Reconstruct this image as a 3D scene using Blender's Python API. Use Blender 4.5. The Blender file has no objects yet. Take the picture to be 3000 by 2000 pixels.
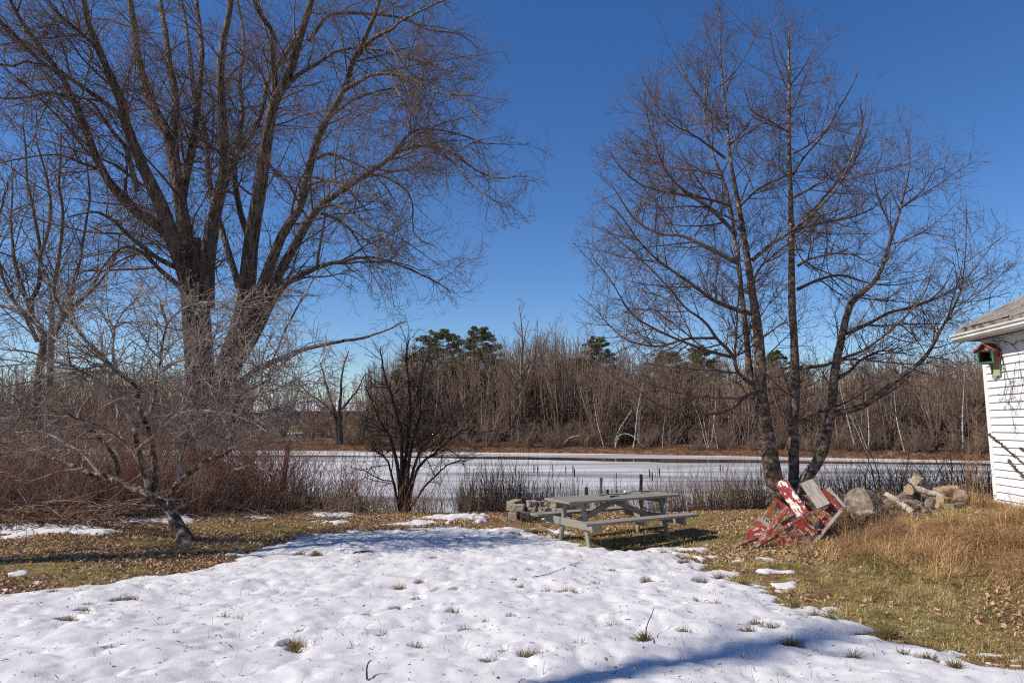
import bpy, math, random
import numpy as np
from mathutils import Vector, Matrix
R_ = math.radians
rng = np.random.default_rng(7)
random.seed(7)
S = bpy.context.scene
COL = S.collection

# ------------------------------------------------------------------ camera, light, exposure
EYE = 2.0; F = 2000.0; PITCH = math.atan(245 / F)
cam = bpy.data.cameras.new('camera'); cam.lens = 24.0; cam.sensor_width = 36.0
cam.clip_start = 0.1; cam.clip_end = 3000
co = bpy.data.objects.new('camera', cam); COL.objects.link(co)
co.location = (0, 0, EYE); co.rotation_euler = (math.pi / 2 + PITCH, 0, 0)
S.camera = co
SUN_EL, SUN_AZ = 41.0, 270.0 - 12      # azimuth clockwise from +Y: the sun stands to the west (-X)
W = bpy.data.worlds.new('World'); S.world = W; W.use_nodes = True
wn = W.node_tree.nodes; wl = W.node_tree.links
sky = wn.new('ShaderNodeTexSky'); sky.sky_type = 'NISHITA'; sky.sun_disc = False
sky.sun_elevation = R_(SUN_EL); sky.sun_rotation = R_(SUN_AZ)
sky.altitude = 300; sky.air_density = 1.0; sky.dust_density = 0.0; sky.ozone_density = 4.2
hs = wn.new('ShaderNodeHueSaturation'); hs.inputs['Hue'].default_value = .509; hs.inputs['Saturation'].default_value = 1.22
bg = wn['Background']; bg.inputs[1].default_value = 0.106
wl.new(sky.outputs[0], hs.inputs['Color']); wl.new(hs.outputs[0], bg.inputs[0])
sd = bpy.data.lights.new('sun', 'SUN'); sd.energy = 4.7; sd.angle = R_(0.53); sd.color = (1.0, 0.925, 0.82)
so = bpy.data.objects.new('sun', sd); COL.objects.link(so)
az = R_(SUN_AZ); el = R_(SUN_EL)
sdir = Vector((math.sin(az) * math.cos(el), math.cos(az) * math.cos(el), math.sin(el)))
so.rotation_euler = sdir.to_track_quat('Z', 'Y').to_euler(); so.location = (-30, -5, 30)
S.view_settings.view_transform = 'Standard'; S.view_settings.look = 'None'
S.view_settings.gamma = 1; S.view_settings.exposure = 0.25
S.cycles.max_bounces = 5; S.cycles.diffuse_bounces = 3; S.cycles.glossy_bounces = 2
S.cycles.transmission_bounces = 1; S.cycles.use_denoising = False
S.cycles.filter_width = 1.15

# ------------------------------------------------------------------ mapping helpers
cp, sp = math.cos(PITCH), math.sin(PITCH)
def at(px, py, Y):
    a = (px - 1500) / F; b = (1000 - py) / F
    y = cp - b * sp; z = sp + b * cp
    k = Y / y
    return np.array((a * k, Y, EYE + z * k))
def grd(px, py, z=0.0):
    b = (1000 - py) / F
    y = cp - b * sp; zz = sp + b * cp
    k = (z - EYE) / zz
    return np.array(((px - 1500) / F * k, y * k))

# ------------------------------------------------------------------ noise
def vnoise(x, y, seed=0):
    xi = np.floor(x).astype(np.int64); yi = np.floor(y).astype(np.int64)
    fx = x - xi; fy = y - yi
    fx = fx * fx * fx * (fx * (fx * 6 - 15) + 10); fy = fy * fy * fy * (fy * (fy * 6 - 15) + 10)
    def h(a, b):
        n = (a * 374761393 + b * 668265263 + seed * 1442695041) & 0xffffffff
        n = ((n ^ (n >> 13)) * 1274126177) & 0xffffffff
        return ((n ^ (n >> 16)) & 0xffff) / 65535.0
    return ((h(xi, yi) * (1 - fx) + h(xi + 1, yi) * fx) * (1 - fy) +
            (h(xi, yi + 1) * (1 - fx) + h(xi + 1, yi + 1) * fx) * fy) * 2 - 1
def fbm(x, y, o=4, seed=0):
    s = 0; a = 1; t = 0
    for i in range(o):
        ca, sa = math.cos(i * 1.1 + .4), math.sin(i * 1.1 + .4)
        s = s + a * vnoise((x * ca - y * sa) * 2 ** i + 17.3 * i, (x * sa + y * ca) * 2 ** i - 9.1 * i, seed + i)
        t += a; a *= .5
    return s / t
def sstep(a, b, x):
    t = np.clip((x - a) / (b - a), 0, 1); return t * t * (3 - 2 * t)

# ------------------------------------------------------------------ terrain
PZ = -1.2
def yfar(x): return np.interp(x, [-300, -80, -26, 8, 43, 80, 300], [120, 98, 88, 80, 63.5, 52, 30]) + 1.2 * fbm(x / 9., x * 0, 3, 5)
def ynear(x): return np.interp(x, [-40, -12, -5, 0, 6, 12, 60], [13.5, 16.3, 16.6, 16.3, 16.2, 16.8, 18]) + .25 * fbm(x / 1.7, x * 0, 3, 9)
def Hh(x, y):
    x = np.asarray(x, float); y = np.asarray(y, float)
    z = .05 * fbm(x / 3., y / 3., 3, 2) * sstep(3, 8, y) + .012 * fbm(x / .45, y / .45, 3, 3)
    z = z + .62 * np.exp(-.5 * (((x - 9.2) / 2.5) ** 2 + ((y - 12.4) / 2.5) ** 2))
    e = y - ynear(x)
    z = z * (1 - sstep(0, 2.5, e)) - 1.9 * sstep(-.3, 3.0, e)
    f = y - yfar(x)
    up = 1.30 * sstep(-3.5, 1.5, f) + .22 * sstep(2, 6, f) + .25 * fbm(x / 2.5, y / 2.5, 3, 4) * sstep(-1, 3, f)
    hill = np.clip(f - 3, 0, 140) * (.018 + .028 * sstep(10, -35, x))
    return z + up + hill
def axis(parts):
    a = []
    for lo, hi, st in parts: a.append(np.arange(lo, hi, st))
    a.append([parts[-1][1]]); return np.concatenate(a)

# ------------------------------------------------------------------ mesh helpers
def mesh_np(name, V, faces_list, m, smooth=True):
    """faces_list: list of int arrays (N,k)"""
    me = bpy.data.meshes.new(name)
    V = np.ascontiguousarray(V, np.float32).reshape(-1, 3)
    me.vertices.add(len(V)); me.vertices.foreach_set('co', V.ravel())
    li = np.concatenate([f.ravel() for f in faces_list]).astype(np.int32)
    tot = np.concatenate([np.full(len(f), f.shape[1], np.int32) for f in faces_list])
    st = np.concatenate([[0], np.cumsum(tot)[:-1]]).astype(np.int32)
    me.loops.add(len(li)); me.loops.foreach_set('vertex_index', li)
    me.polygons.add(len(tot)); me.polygons.foreach_set('loop_start', st)
    me.polygons.foreach_set('use_smooth', np.full(len(tot), smooth, bool))
    me.update(calc_edges=True)
    if m is not None: me.materials.append(m)
    return me
def link(name, me, parent=None):
    o = bpy.data.objects.new(name, me); COL.objects.link(o)
    if parent is not None: o.parent = parent
    return o
def tag(o, label=None, cat=None, group=None, kind=None):
    if label: o['label'] = label
    if cat: o['category'] = cat
    if group: o['group'] = group
    if kind: o['kind'] = kind
    return o
def empty(name, loc, label, cat, group=None, rz=0.0):
    o = bpy.data.objects.new(name, None); COL.objects.link(o)
    o.location = loc; o.rotation_euler = (0, 0, rz); o.empty_display_size = .2
    return tag(o, label, cat, group)
def tubes_arr(P, R, k):
    B, n, _ = P.shape
    T = np.gradient(P, axis=1); T /= np.linalg.norm(T, axis=2, keepdims=True) + 1e-9
    mt = T.mean(axis=1); ref = np.where(np.abs(mt[:, 2:3]) < .8, np.array([[0, 0, 1.]]), np.array([[1., .13, 0]]))
    N = np.cross(T, ref[:, None, :]); N /= np.linalg.norm(N, axis=2, keepdims=True) + 1e-9
    Bn = np.cross(T, N)
    a = np.arange(k) * 2 * math.pi / k
    V = P[:, :, None, :] + R[:, :, None, None] * (np.cos(a)[None, None, :, None] * N[:, :, None, :] + np.sin(a)[None, None, :, None] * Bn[:, :, None, :])
    i = np.arange(n - 1)[:, None]; j = np.arange(k)[None, :]
    q = np.stack([i * k + j, i * k + (j + 1) % k, (i + 1) * k + (j + 1) % k, (i + 1) * k + j], -1).reshape(-1, 4)
    Fq = (np.arange(B)[:, None, None] * (n * k) + q[None]).reshape(-1, 4)
    return V.reshape(-1, 3), Fq
class TB:
    def __init__(s): s.V = []; s.F = {}; s.n = 0
    def add(s, P, R, k=3):
        if len(P) == 0: return
        V, Fq = tubes_arr(P, R, k); s.raw(V, Fq)
    def raw(s, V, Fq):
        s.F.setdefault(Fq.shape[1], []).append(Fq + s.n); s.V.append(V); s.n += len(V)
    def mesh(s, name, m, smooth=True, off=None):
        V = np.concatenate(s.V)
        if off is not None: V = V - np.asarray(off)
        return mesh_np(name, V, [np.concatenate(f) for f in s.F.values()], m, smooth)

# ------------------------------------------------------------------ materials
def nm(m): return m.node_tree.nodes, m.node_tree.links
def mat(name, stops, scale=5., rough=.85, bump=.0, stretch=(1, 1, 1), detail=6, bscale=None, coord='Object', dist=.01, spec=.2, vor=False, interp='LINEAR', nrough=.6, tint=None):
    m = bpy.data.materials.new(name); m.use_nodes = True; N, L = nm(m); b = N['Principled BSDF']
    b.inputs['Roughness'].default_value = rough; b.inputs['Specular IOR Level'].default_value = spec
    tc = N.new('ShaderNodeTexCoord'); mp = N.new('ShaderNodeMapping'); mp.inputs['Scale'].default_value = stretch
    L.new(tc.outputs[coord], mp.inputs[0])
    no = N.new('ShaderNodeTexNoise'); no.inputs['Scale'].default_value = scale; no.inputs['Detail'].default_value = detail
    no.inputs['Roughness'].default_value = nrough
    L.new(mp.outputs[0], no.inputs['Vector'])
    r = N.new('ShaderNodeValToRGB'); e = r.color_ramp; e.interpolation = interp
    while len(e.elements) < len(stops): e.elements.new(.5)
    for i, (p, c) in enumerate(stops): e.elements[i].position = p; e.elements[i].color = (*c, 1)
    L.new(no.outputs['Fac'], r.inputs[0]); out = r.outputs[0]
    if tint:    # second noise multiplies toward a tint colour
        n2 = N.new('ShaderNodeTexNoise'); n2.inputs['Scale'].default_value = tint[0]; n2.inputs['Detail'].default_value = 3
        L.new(tc.outputs[coord], n2.inputs['Vector'])
        mr = N.new('ShaderNodeMapRange'); mr.inputs[1].default_value = tint[2]; mr.inputs[2].default_value = tint[3]
        L.new(n2.outputs['Fac'], mr.inputs[0])
        mx = N.new('ShaderNodeMix'); mx.data_type = 'RGBA'; mx.inputs[7].default_value = (*tint[1], 1)
        L.new(mr.outputs[0], mx.inputs[0]); L.new(out, mx.inputs[6]); out = mx.outputs[2]
    L.new(out, b.inputs['Base Color'])
    if bump:
        nb = N.new('ShaderNodeTexNoise'); nb.inputs['Scale'].default_value = bscale or scale * 2; nb.inputs['Detail'].default_value = 5
        L.new(mp.outputs[0], nb.inputs['Vector'])
        bp = N.new('ShaderNodeBump'); bp.inputs['Strength'].default_value = bump; bp.inputs['Distance'].default_value = dist
        L.new(nb.outputs['Fac'], bp.inputs['Height']); L.new(bp.outputs[0], b.inputs['Normal'])
    return m
M_bark = mat('bark_maple', [(.36, (.03, .022, .017)), (.46, (.095, .07, .054)), (.55, (.24, .19, .148)), (.7, (.37, .31, .255))], 5., .95, 1.0, (2.6, 2.6, .42), bscale=6, dist=.16, detail=8, nrough=.75)
M_twig = mat('twig_maple', [(.3, (.09, .06, .045)), (.6, (.22, .155, .12)), (.8, (.32, .245, .195))], 3., .9, tint=(.35, (.13, .05, .045), .52, .75))
M_cherrybark = mat('bark_cherry', [(.36, (.035, .024, .018)), (.48, (.12, .084, .062)), (.58, (.22, .16, .122)), (.7, (.42, .35, .285))], 7., .85, .9, (1.2, 1.2, 1.5), bscale=12, dist=.02, detail=8)
M_cherrytwig = mat('twig_cherry', [(.3, (.06, .036, .028)), (.6, (.155, .095, .074)), (.8, (.27, .185, .145))], 2.5, .75, spec=.4)
M_apple = mat('bark_apple', [(.35, (.04, .024, .018)), (.5, (.13, .085, .062)), (.58, (.34, .27, .21)), (.72, (.52, .45, .37))], 9., .95, .7, bscale=22, dist=.015, detail=8)
M_appletwig = mat('twig_apple', [(.32, (.10, .07, .055)), (.5, (.27, .205, .165)), (.66, (.50, .415, .345))], 3., .9)
M_darktwig = mat('twig_dark', [(.3, (.018, .014, .012)), (.6, (.05, .038, .032)), (.8, (.10, .078, .066))], 3., .9)
M_redshoot = mat('shoot_red', [(.3, (.10, .04, .032)), (.46, (.19, .085, .062)), (.58, (.27, .17, .13)), (.76, (.37, .285, .22))], .9, .8, nrough=.7)
M_greyshoot = mat('shoot_grey', [(.3, (.13, .088, .068)), (.55, (.29, .215, .17)), (.8, (.44, .355, .285))], 1.3, .9)
M_farbark = mat('bark_far', [(.3, (.07, .05, .038)), (.55, (.19, .145, .115)), (.8, (.34, .28, .23))], .5, .95)
M_fartwig = mat('twig_far', [(.3, (.13, .08, .055)), (.55, (.26, .175, .125)), (.8, (.38, .285, .215))], .35, .95)
M_birch = mat('bark_birch', [(.40, (.10, .085, .07)), (.48, (.38, .345, .30)), (.7, (.55, .515, .46))], 2.2, .8, stretch=(1, 1, 3))
M_needle = mat('needles_pine', [(.3, (.07, .075, .032)), (.55, (.14, .135, .06)), (.8, (.24, .20, .095))], 1.2, .8)
M_oakleaf = mat('leaf_oak', [(.3, (.17, .085, .045)), (.45, (.36, .20, .115)), (.57, (.55, .37, .24)), (.72, (.76, .60, .46))], 14., .8, nrough=.8)
M_grass = mat('grass_blades', [(.30, (.07, .075, .025)), (.44, (.24, .20, .06)), (.54, (.44, .34, .13)), (.64, (.62, .49, .25)), (.78, (.74, .64, .42))], 23, .8, nrough=.8, detail=4, tint=(1.3, (.13, .15, .035), .5, .72))
M_straw = mat('straw', [(.30, (.12, .055, .022)), (.44, (.36, .19, .08)), (.54, (.58, .37, .16)), (.68, (.76, .57, .32))], 19, .8, nrough=.8, detail=4, tint=(1.1, (.22, .13, .06), .52, .8))
M_stalk = mat('stalk_tan', [(.3, (.15, .085, .045)), (.6, (.34, .22, .12)), (.8, (.48, .34, .2))], 4., .85)
M_reed = mat('reed_dark', [(.3, (.05, .036, .028)), (.52, (.15, .11, .082)), (.7, (.36, .28, .2))], 2.5, .9, nrough=.8)
M_cattail = mat('cattail_head', [(.3, (.035, .018, .01)), (.7, (.10, .055, .03))], 30., .95)
M_greywood = mat('wood_weathered', [(.3, (.13, .115, .09)), (.5, (.245, .225, .185)), (.72, (.36, .335, .285))], 4., .85, .35, (1, 14, 14), bscale=6, dist=.004, tint=(2.2, (.23, .22, .17), .45, .8))
M_darkwood = mat('wood_dark', [(.3, (.03, .024, .018)), (.7, (.10, .08, .06))], 5., .9, .4, (1, 6, 6))
M_concrete = mat('concrete_block', [(.3, (.20, .16, .12)), (.5, (.34, .28, .22)), (.75, (.46, .39, .31))], 9., .95, .8, bscale=45, dist=.008)
M_char = mat('concrete_charred', [(.35, (.035, .028, .022)), (.55, (.12, .10, .08)), (.75, (.30, .25, .20))], 11., .95, .9, bscale=45, dist=.01)
M_brick = mat('brick_red', [(.3, (.18, .06, .035)), (.7, (.30, .11, .06))], 12., .95, .5)
M_logbark = mat('log_bark', [(.36, (.05, .035, .028)), (.5, (.18, .14, .112)), (.68, (.40, .335, .28))], 8., .95, .9, (1, 3, 3), bscale=14, dist=.02)
M_logpale = mat('log_pale', [(.3, (.17, .13, .10)), (.5, (.42, .36, .29)), (.75, (.60, .54, .46))], 7., .9, .5, (3, 1, 1), bscale=12, dist=.01)
M_logcut = mat('log_cut', [(.3, (.20, .125, .065)), (.55, (.38, .26, .15)), (.8, (.55, .43, .29))], 9., .9, .4, (1, 4, 4), dist=.01)
M_greycut = mat('log_cut_grey', [(.34, (.10, .072, .055)), (.52, (.25, .19, .15)), (.7, (.40, .33, .28))], 8., .9, .4, dist=.01)
M_stone = mat('stone', [(.3, (.13, .10, .075)), (.5, (.29, .235, .17)), (.75, (.42, .36, .29))], 7., .95, .8, bscale=18, dist=.02)
M_white = mat('vinyl_white', [(.3, (.74, .74, .735)), (.7, (.80, .80, .795))], 3., .45, spec=.4)
M_whitetrim = mat('trim_white', [(.3, (.70, .69, .67)), (.7, (.78, .77, .755))], 4., .5, spec=.4)
M_gutter = mat('gutter_aluminium', [(.35, (.50, .49, .47)), (.6, (.66, .65, .63)), (.8, (.73, .72, .70))], 3., .5, spec=.4)
M_soffit = mat('soffit_wood', [(.4, (.09, .028, .02)), (.47, (.20, .17, .14)), (.7, (.32, .29, .26))], 6., .9)
M_shingle = mat('shingles', [(.3, (.13, .115, .10)), (.5, (.27, .245, .22)), (.75, (.38, .35, .32))], 6., .95, .5, bscale=40, tint=(1.6, (.15, .12, .07), .5, .8))
M_metalroof = mat('roof_pale', [(.3, (.52, .54, .58)), (.7, (.70, .72, .76))], .3, .6)
M_barnwall = mat('barn_wall', [(.3, (.09, .07, .06)), (.7, (.16, .13, .11))], .5, .95)
M_red = mat('paint_red_peeling', [(.0, (.13, .02, .014)), (.44, (.22, .032, .022)), (.57, (.25, .036, .025)), (.585, (.62, .56, .50)), (.66, (.28, .23, .19))], 7.5, .7, .5, (1, 2.2, 2.2), bscale=16, dist=.004, nrough=.7, interp='LINEAR')
M_redwhite = mat('paint_red_over_white', [(.0, (.20, .028, .02)), (.535, (.26, .036, .026)), (.55, (.74, .70, .66)), (.70, (.68, .63, .58)), (.74, (.30, .04, .028))], 8., .65, .5, (1, 2.0, 2.0), bscale=16, dist=.004, nrough=.7)
M_redgrey = mat('paint_red_worn', [(.0, (.12, .022, .018)), (.42, (.22, .038, .03)), (.50, (.28, .085, .065)), (.56, (.33, .28, .235)), (.8, (.42, .375, .32))], 6., .8, .4, (1, 4, 4), bscale=16, dist=.004, nrough=.7)
M_planks = mat('plank_bare', [(.3, (.17, .145, .12)), (.5, (.34, .30, .26)), (.75, (.45, .41, .365))], 5., .9, .5, (1, 7, 7), bscale=9, dist=.006, tint=(4, (.26, .13, .09), .55, .8))
M_green = mat('paint_green', [(.35, (.015, .10, .06)), (.6, (.03, .18, .105)), (.75, (.16, .2, .14))], 8., .6)
M_palegreen = mat('paint_pale_green', [(.35, (.20, .26, .13)), (.7, (.34, .38, .22))], 9., .8)
M_birdred = mat('paint_birdhouse_red', [(.35, (.13, .03, .022)), (.5, (.24, .06, .045)), (.65, (.30, .2, .16))], 14., .8)
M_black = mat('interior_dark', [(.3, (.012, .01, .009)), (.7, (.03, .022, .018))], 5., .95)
M_rust = mat('rust', [(.3, (.12, .04, .015)), (.7, (.28, .11, .04))], 20., .9)
M_glass = mat('pale_plastic', [(.3, (.55, .56, .55)), (.7, (.75, .75, .74))], 20., .4)

M_tuft = mat('grass_tuft', [(.3, (.07, .06, .022)), (.5, (.22, .165, .07)), (.7, (.40, .29, .15))], 12, .9)
M_shrubtwig = mat('twig_shrub', [(.3, (.10, .055, .042)), (.55, (.25, .16, .12)), (.8, (.42, .31, .24))], 6., .9)
def ground_mat():
    m = bpy.data.materials.new('ground_soil'); m.use_nodes = True; N, L = nm(m); b = N['Principled BSDF']
    b.inputs['Roughness'].default_value = .95; b.inputs['Specular IOR Level'].default_value = .1
    tc = N.new('ShaderNodeTexCoord')
    def noise(sc, det=6, ro=.65, st=None):
        n = N.new('ShaderNodeTexNoise'); n.inputs['Scale'].default_value = sc; n.inputs['Detail'].default_value = det; n.inputs['Roughness'].default_value = ro
        if st:
            mp = N.new('ShaderNodeMapping'); mp.inputs['Scale'].default_value = st; L.new(tc.outputs['Object'], mp.inputs[0]); L.new(mp.outputs[0], n.inputs['Vector'])
        else: L.new(tc.outputs['Object'], n.inputs['Vector'])
        return n
    def ramp(src, stops):
        r = N.new('ShaderNodeValToRGB'); e = r.color_ramp
        while len(e.elements) < len(stops): e.elements.new(.5)
        for i, (p, c) in enumerate(stops): e.elements[i].position = p; e.elements[i].color = (*c, 1)
        L.new(src, r.inputs[0]); return r.outputs[0]
    turf = ramp(noise(9, 10, .8).outputs['Fac'], [(.32, (.05, .045, .018)), (.45, (.16, .125, .045)), (.55, (.29, .21, .09)), (.68, (.43, .31, .16))])
    leaf = ramp(noise(13, 10, .85).outputs['Fac'], [(.34, (.035, .02, .012)), (.46, (.14, .075, .038)), (.56, (.27, .155, .085)), (.68, (.44, .31, .20))])
    big = noise(.75, 5, .7)
    mr = N.new('ShaderNodeMapRange'); mr.inputs[1].default_value = .44; mr.inputs[2].default_value = .56; L.new(big.outputs['Fac'], mr.inputs[0])
    mx = N.new('ShaderNodeMix'); mx.data_type = 'RGBA'; L.new(mr.outputs[0], mx.inputs[0]); L.new(turf, mx.inputs[6]); L.new(leaf, mx.inputs[7])
    # far shore: orange-brown leaf litter, further away tan field
    sx = N.new('ShaderNodeSeparateXYZ'); L.new(tc.outputs['Object'], sx.inputs[0])
    far = ramp(noise(1.1, 8, .75).outputs['Fac'], [(.35, (.04, .026, .018)), (.48, (.12, .062, .036)), (.6, (.24, .135, .075)), (.75, (.38, .27, .165))])
    m2 = N.new('ShaderNodeMapRange'); m2.inputs[1].default_value = 30; m2.inputs[2].default_value = 34; L.new(sx.outputs['Y'], m2.inputs[0])
    x2 = N.new('ShaderNodeMix'); x2.data_type = 'RGBA'; L.new(m2.outputs[0], x2.inputs[0]); L.new(mx.outputs[2], x2.inputs[6]); L.new(far, x2.inputs[7])
    tan = ramp(noise(.5, 8, .7).outputs['Fac'], [(.33, (.12, .075, .03)), (.6, (.26, .18, .085)), (.75, (.34, .26, .14))])
    m3 = N.new('ShaderNodeMapRange'); m3.inputs[1].default_value = 96; m3.inputs[2].default_value = 108; L.new(sx.outputs['Y'], m3.inputs[0])
    x3 = N.new('ShaderNodeMix'); x3.data_type = 'RGBA'; L.new(m3.outputs[0], x3.inputs[0]); L.new(x2.outputs[2], x3.inputs[6]); L.new(tan, x3.inputs[7])
    L.new(x3.outputs[2], b.inputs['Base Color'])
    bp = N.new('ShaderNodeBump'); bp.inputs['Strength'].default_value = .8; bp.inputs['Distance'].default_value = .03
    L.new(noise(28, 6, .8).outputs['Fac'], bp.inputs['Height']); L.new(bp.outputs[0], b.inputs['Normal'])
    return m
def snow_mat(name, dirty=.0):
    m = bpy.data.materials.new(name); m.use_nodes = True; N, L = nm(m); b = N['Principled BSDF']
    tc = N.new('ShaderNodeTexCoord')
    n = N.new('ShaderNodeTexNoise'); n.inputs['Scale'].default_value = 1.6; n.inputs['Detail'].default_value = 9; n.inputs['Roughness'].default_value = .7
    L.new(tc.outputs['Object'], n.inputs['Vector'])
    r = N.new('ShaderNodeValToRGB'); e = r.color_ramp
    e.elements[0].position = .3; e.elements[0].color = (.53, .515, .515, 1); e.elements[1].position = .6; e.elements[1].color = (.63, .61, .61, 1)
    L.new(n.outputs['Fac'], r.inputs[0]); L.new(r.outputs[0], b.inputs['Base Color'])
    b.inputs['Roughness'].default_value = .6; b.inputs['Specular IOR Level'].default_value = .2
    if name == 'snow': b.inputs['Subsurface Weight'].default_value = .4; b.inputs['Subsurface Scale'].default_value = .05; b.inputs['Subsurface Radius'].default_value = (1, .95, .9)
    nb = N.new('ShaderNodeTexNoise'); nb.inputs['Scale'].default_value = 26; nb.inputs['Detail'].default_value = 4; nb.inputs['Roughness'].default_value = .75
    L.new(tc.outputs['Object'], nb.inputs['Vector'])
    bp = N.new('ShaderNodeBump'); bp.inputs['Strength'].default_value = .5; bp.inputs['Distance'].default_value = .014
    L.new(nb.outputs['Fac'], bp.inputs['Height']); L.new(bp.outputs[0], b.inputs['Normal'])
    return m
def ice_mat():
    m = bpy.data.materials.new('pond_ice'); m.use_nodes = True; N, L = nm(m); b = N['Principled BSDF']
    tc = N.new('ShaderNodeTexCoord'); mp = N.new('ShaderNodeMapping'); mp.inputs['Scale'].default_value = (.035, .16, 1)
    mp.inputs['Rotation'].default_value = (0, 0, R_(8)); L.new(tc.outputs['Object'], mp.inputs[0])
    n = N.new('ShaderNodeTexNoise'); n.inputs['Scale'].default_value = 1.; n.inputs['Detail'].default_value = 9; n.inputs['Roughness'].default_value = .62; n.inputs['Distortion'].default_value = .6
    L.new(mp.outputs[0], n.inputs['Vector'])
    r = N.new('ShaderNodeValToRGB'); e = r.color_ramp; e.elements.new(.5); e.elements.new(.6)
    for i, (p, c) in enumerate([(.32, (.13, .12, .115)), (.43, (.31, .295, .285)), (.51, (.47, .45, .44)), (.60, (.62, .60, .585))]): e.elements[i].position = p; e.elements[i].color = (*c, 1)
    L.new(n.outputs['Fac'], r.inputs[0]); L.new(r.outputs[0], b.inputs['Base Color'])
    b.inputs['Roughness'].default_value = .6; b.inputs['Specular IOR Level'].default_value = .3
    return m
def water_mat():
    m = bpy.data.materials.new('melt_water'); m.use_nodes = True; N, L = nm(m); b = N['Principled BSDF']
    b.inputs['Base Color'].default_value = (.035, .028, .022, 1); b.inputs['Roughness'].default_value = .08
    tc = N.new('ShaderNodeTexCoord'); n = N.new('ShaderNodeTexNoise'); n.inputs['Scale'].default_value = 2.5; n.inputs['Detail'].default_value = 3
    L.new(tc.outputs['Object'], n.inputs['Vector']); bp = N.new('ShaderNodeBump'); bp.inputs['Strength'].default_value = .15; bp.inputs['Distance'].default_value = .02
    L.new(n.outputs['Fac'], bp.inputs['Height']); L.new(bp.outputs[0], b.inputs['Normal'])
    return m
M_ground, M_snow, M_ice, M_water = ground_mat(), snow_mat('snow'), ice_mat(), water_mat()

# ------------------------------------------------------------------ ground, pond, snow
def grid_mesh(name, xs, ys, zf, m, keep=None):
    X, Y = np.meshgrid(xs, ys); Z = zf(X, Y); ny, nx = X.shape
    V = np.stack([X, Y, Z], -1).reshape(-1, 3)
    i = np.arange(ny - 1)[:, None]; j = np.arange(nx - 1)[None]
    q = np.stack([i * nx + j, i * nx + j + 1, (i + 1) * nx + j + 1, (i + 1) * nx + j], -1).reshape(-1, 4)
    if keep is not None:
        k = keep(X, Y).reshape(-1); q = q[k[q].any(axis=1)]
        used = np.unique(q); mp = np.zeros(len(V), np.int64); mp[used] = np.arange(len(used)); V = V[used]; q = mp[q]
    return mesh_np(name, V, [q], m)
gx = axis([(-700, -120, 20), (-120, -40, 3), (-40, -14, .8), (-14, 14, .1), (14, 60, .8), (60, 120, 3), (120, 700, 20)])
gy = axis([(-60, -4, 4), (-4, 3, .5), (3, 20, .1), (20, 50, 1.2), (50, 115, .7), (115, 200, 4), (200, 900, 30)])
tag(link('ground', grid_mesh('ground', gx, gy, Hh, M_ground)), kind='structure')
ice = link('pond_ice', grid_mesh('pond_ice', axis([(-300, 300, 10)]), axis([(14, 125, 4)]), lambda x, y: x * 0 + PZ, M_ice)); tag(ice, kind='structure')
def water_keep(x, y):
    d = yfar(x) - y - np.interp(x, [-80, -26, -8, 8, 43, 80], [20, 16, 14, 15, 8, 6])
    w = np.interp(x, [-80, -30, -10, 0, 20, 28, 50, 80], [1.8, 1.4, .8, 2.8, 3.2, 1.4, 3.2, 3.]) + 1.3 * fbm(x / 6., y / 2.5, 3, 21)
    return np.abs(d) < w
tag(link('pond_water', grid_mesh('pond_water', axis([(-90, 90, .35)]), axis([(40, 90, .22)]), lambda x, y: x * 0 + PZ + .004, M_water, water_keep)), kind='structure')

main_px = [(0, 1745), (150, 1725), (330, 1702), (450, 1690), (600, 1662), (700, 1632), (780, 1606), (850, 1582), (930, 1566), (1100, 1552), (1300, 1546), (1500, 1548),
           (1570, 1560), (1600, 1575), (1720, 1603), (1800, 1612), (1900, 1607), (1960, 1607), (2080, 1652), (2200, 1700), (2260, 1735), (2300, 1760), (2450, 1803), (2560, 1835),
           (2620, 1852), (2640, 1880), (2760, 1905), (2870, 1945), (3000, 1960)]
main_poly = [tuple(grd(*p)) for p in main_px] + [(5.6, 5.0), (8, 3.5), (9, -4), (-13, -4), (-13, 6.3), (-9.5, 6.8)]
def patch(cx, cy, rx, ry):
    return [tuple(grd(cx + rx * math.cos(a), cy + ry * math.sin(a))) for a in np.linspace(0, 2 * math.pi, 12, endpoint=False)]
patches = [patch(*p) for p in [(120, 1548, 190, 20), (330, 1528, 150, 12), (510, 1524, 60, 12), (60, 1570, 60, 8), (250, 1562, 90, 6), (-150, 1545, 140, 26), (770, 1517, 40, 5),
    (985, 1508, 60, 7), (965, 1528, 28, 6), (930, 1523, 20, 4), (1310, 1516, 110, 8), (1240, 1534, 130, 6), (1400, 1510, 25, 6), (1420, 1527, 30, 5), (1040, 1562, 30, 7), (900, 1542, 12, 3),
    (1480, 1522, 25, 4), (1620, 1522, 34, 7), (1545, 1535, 25, 3), (140, 1712, 40, 5), (20, 1690, 25, 8), (20, 1730, 30, 6), (340, 1694, 18, 4), (700, 1619, 30, 5), (860, 1596, 25, 5), (800, 1606, 50, 6),
    (2050, 1634, 60, 6), (2000, 1615, 45, 6), (2140, 1650, 55, 7), (2250, 1684, 60, 9), (2180, 1625, 22, 4), (2230, 1648, 20, 4), (2290, 1720, 50, 7), (2400, 1773, 40, 6), (2480, 1790, 30, 5), (2450, 1775, 12, 3), (2740, 1877, 35, 6),
    (2590, 1850, 130, 8), (2700, 1895, 80, 7), (2860, 1920, 60, 9), (2820, 1876, 14, 4), (1640, 1568, 28, 6), (1610, 1557, 18, 5), (2280, 1693, 20, 3), (2960, 1946, 60, 6)]]
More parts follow.
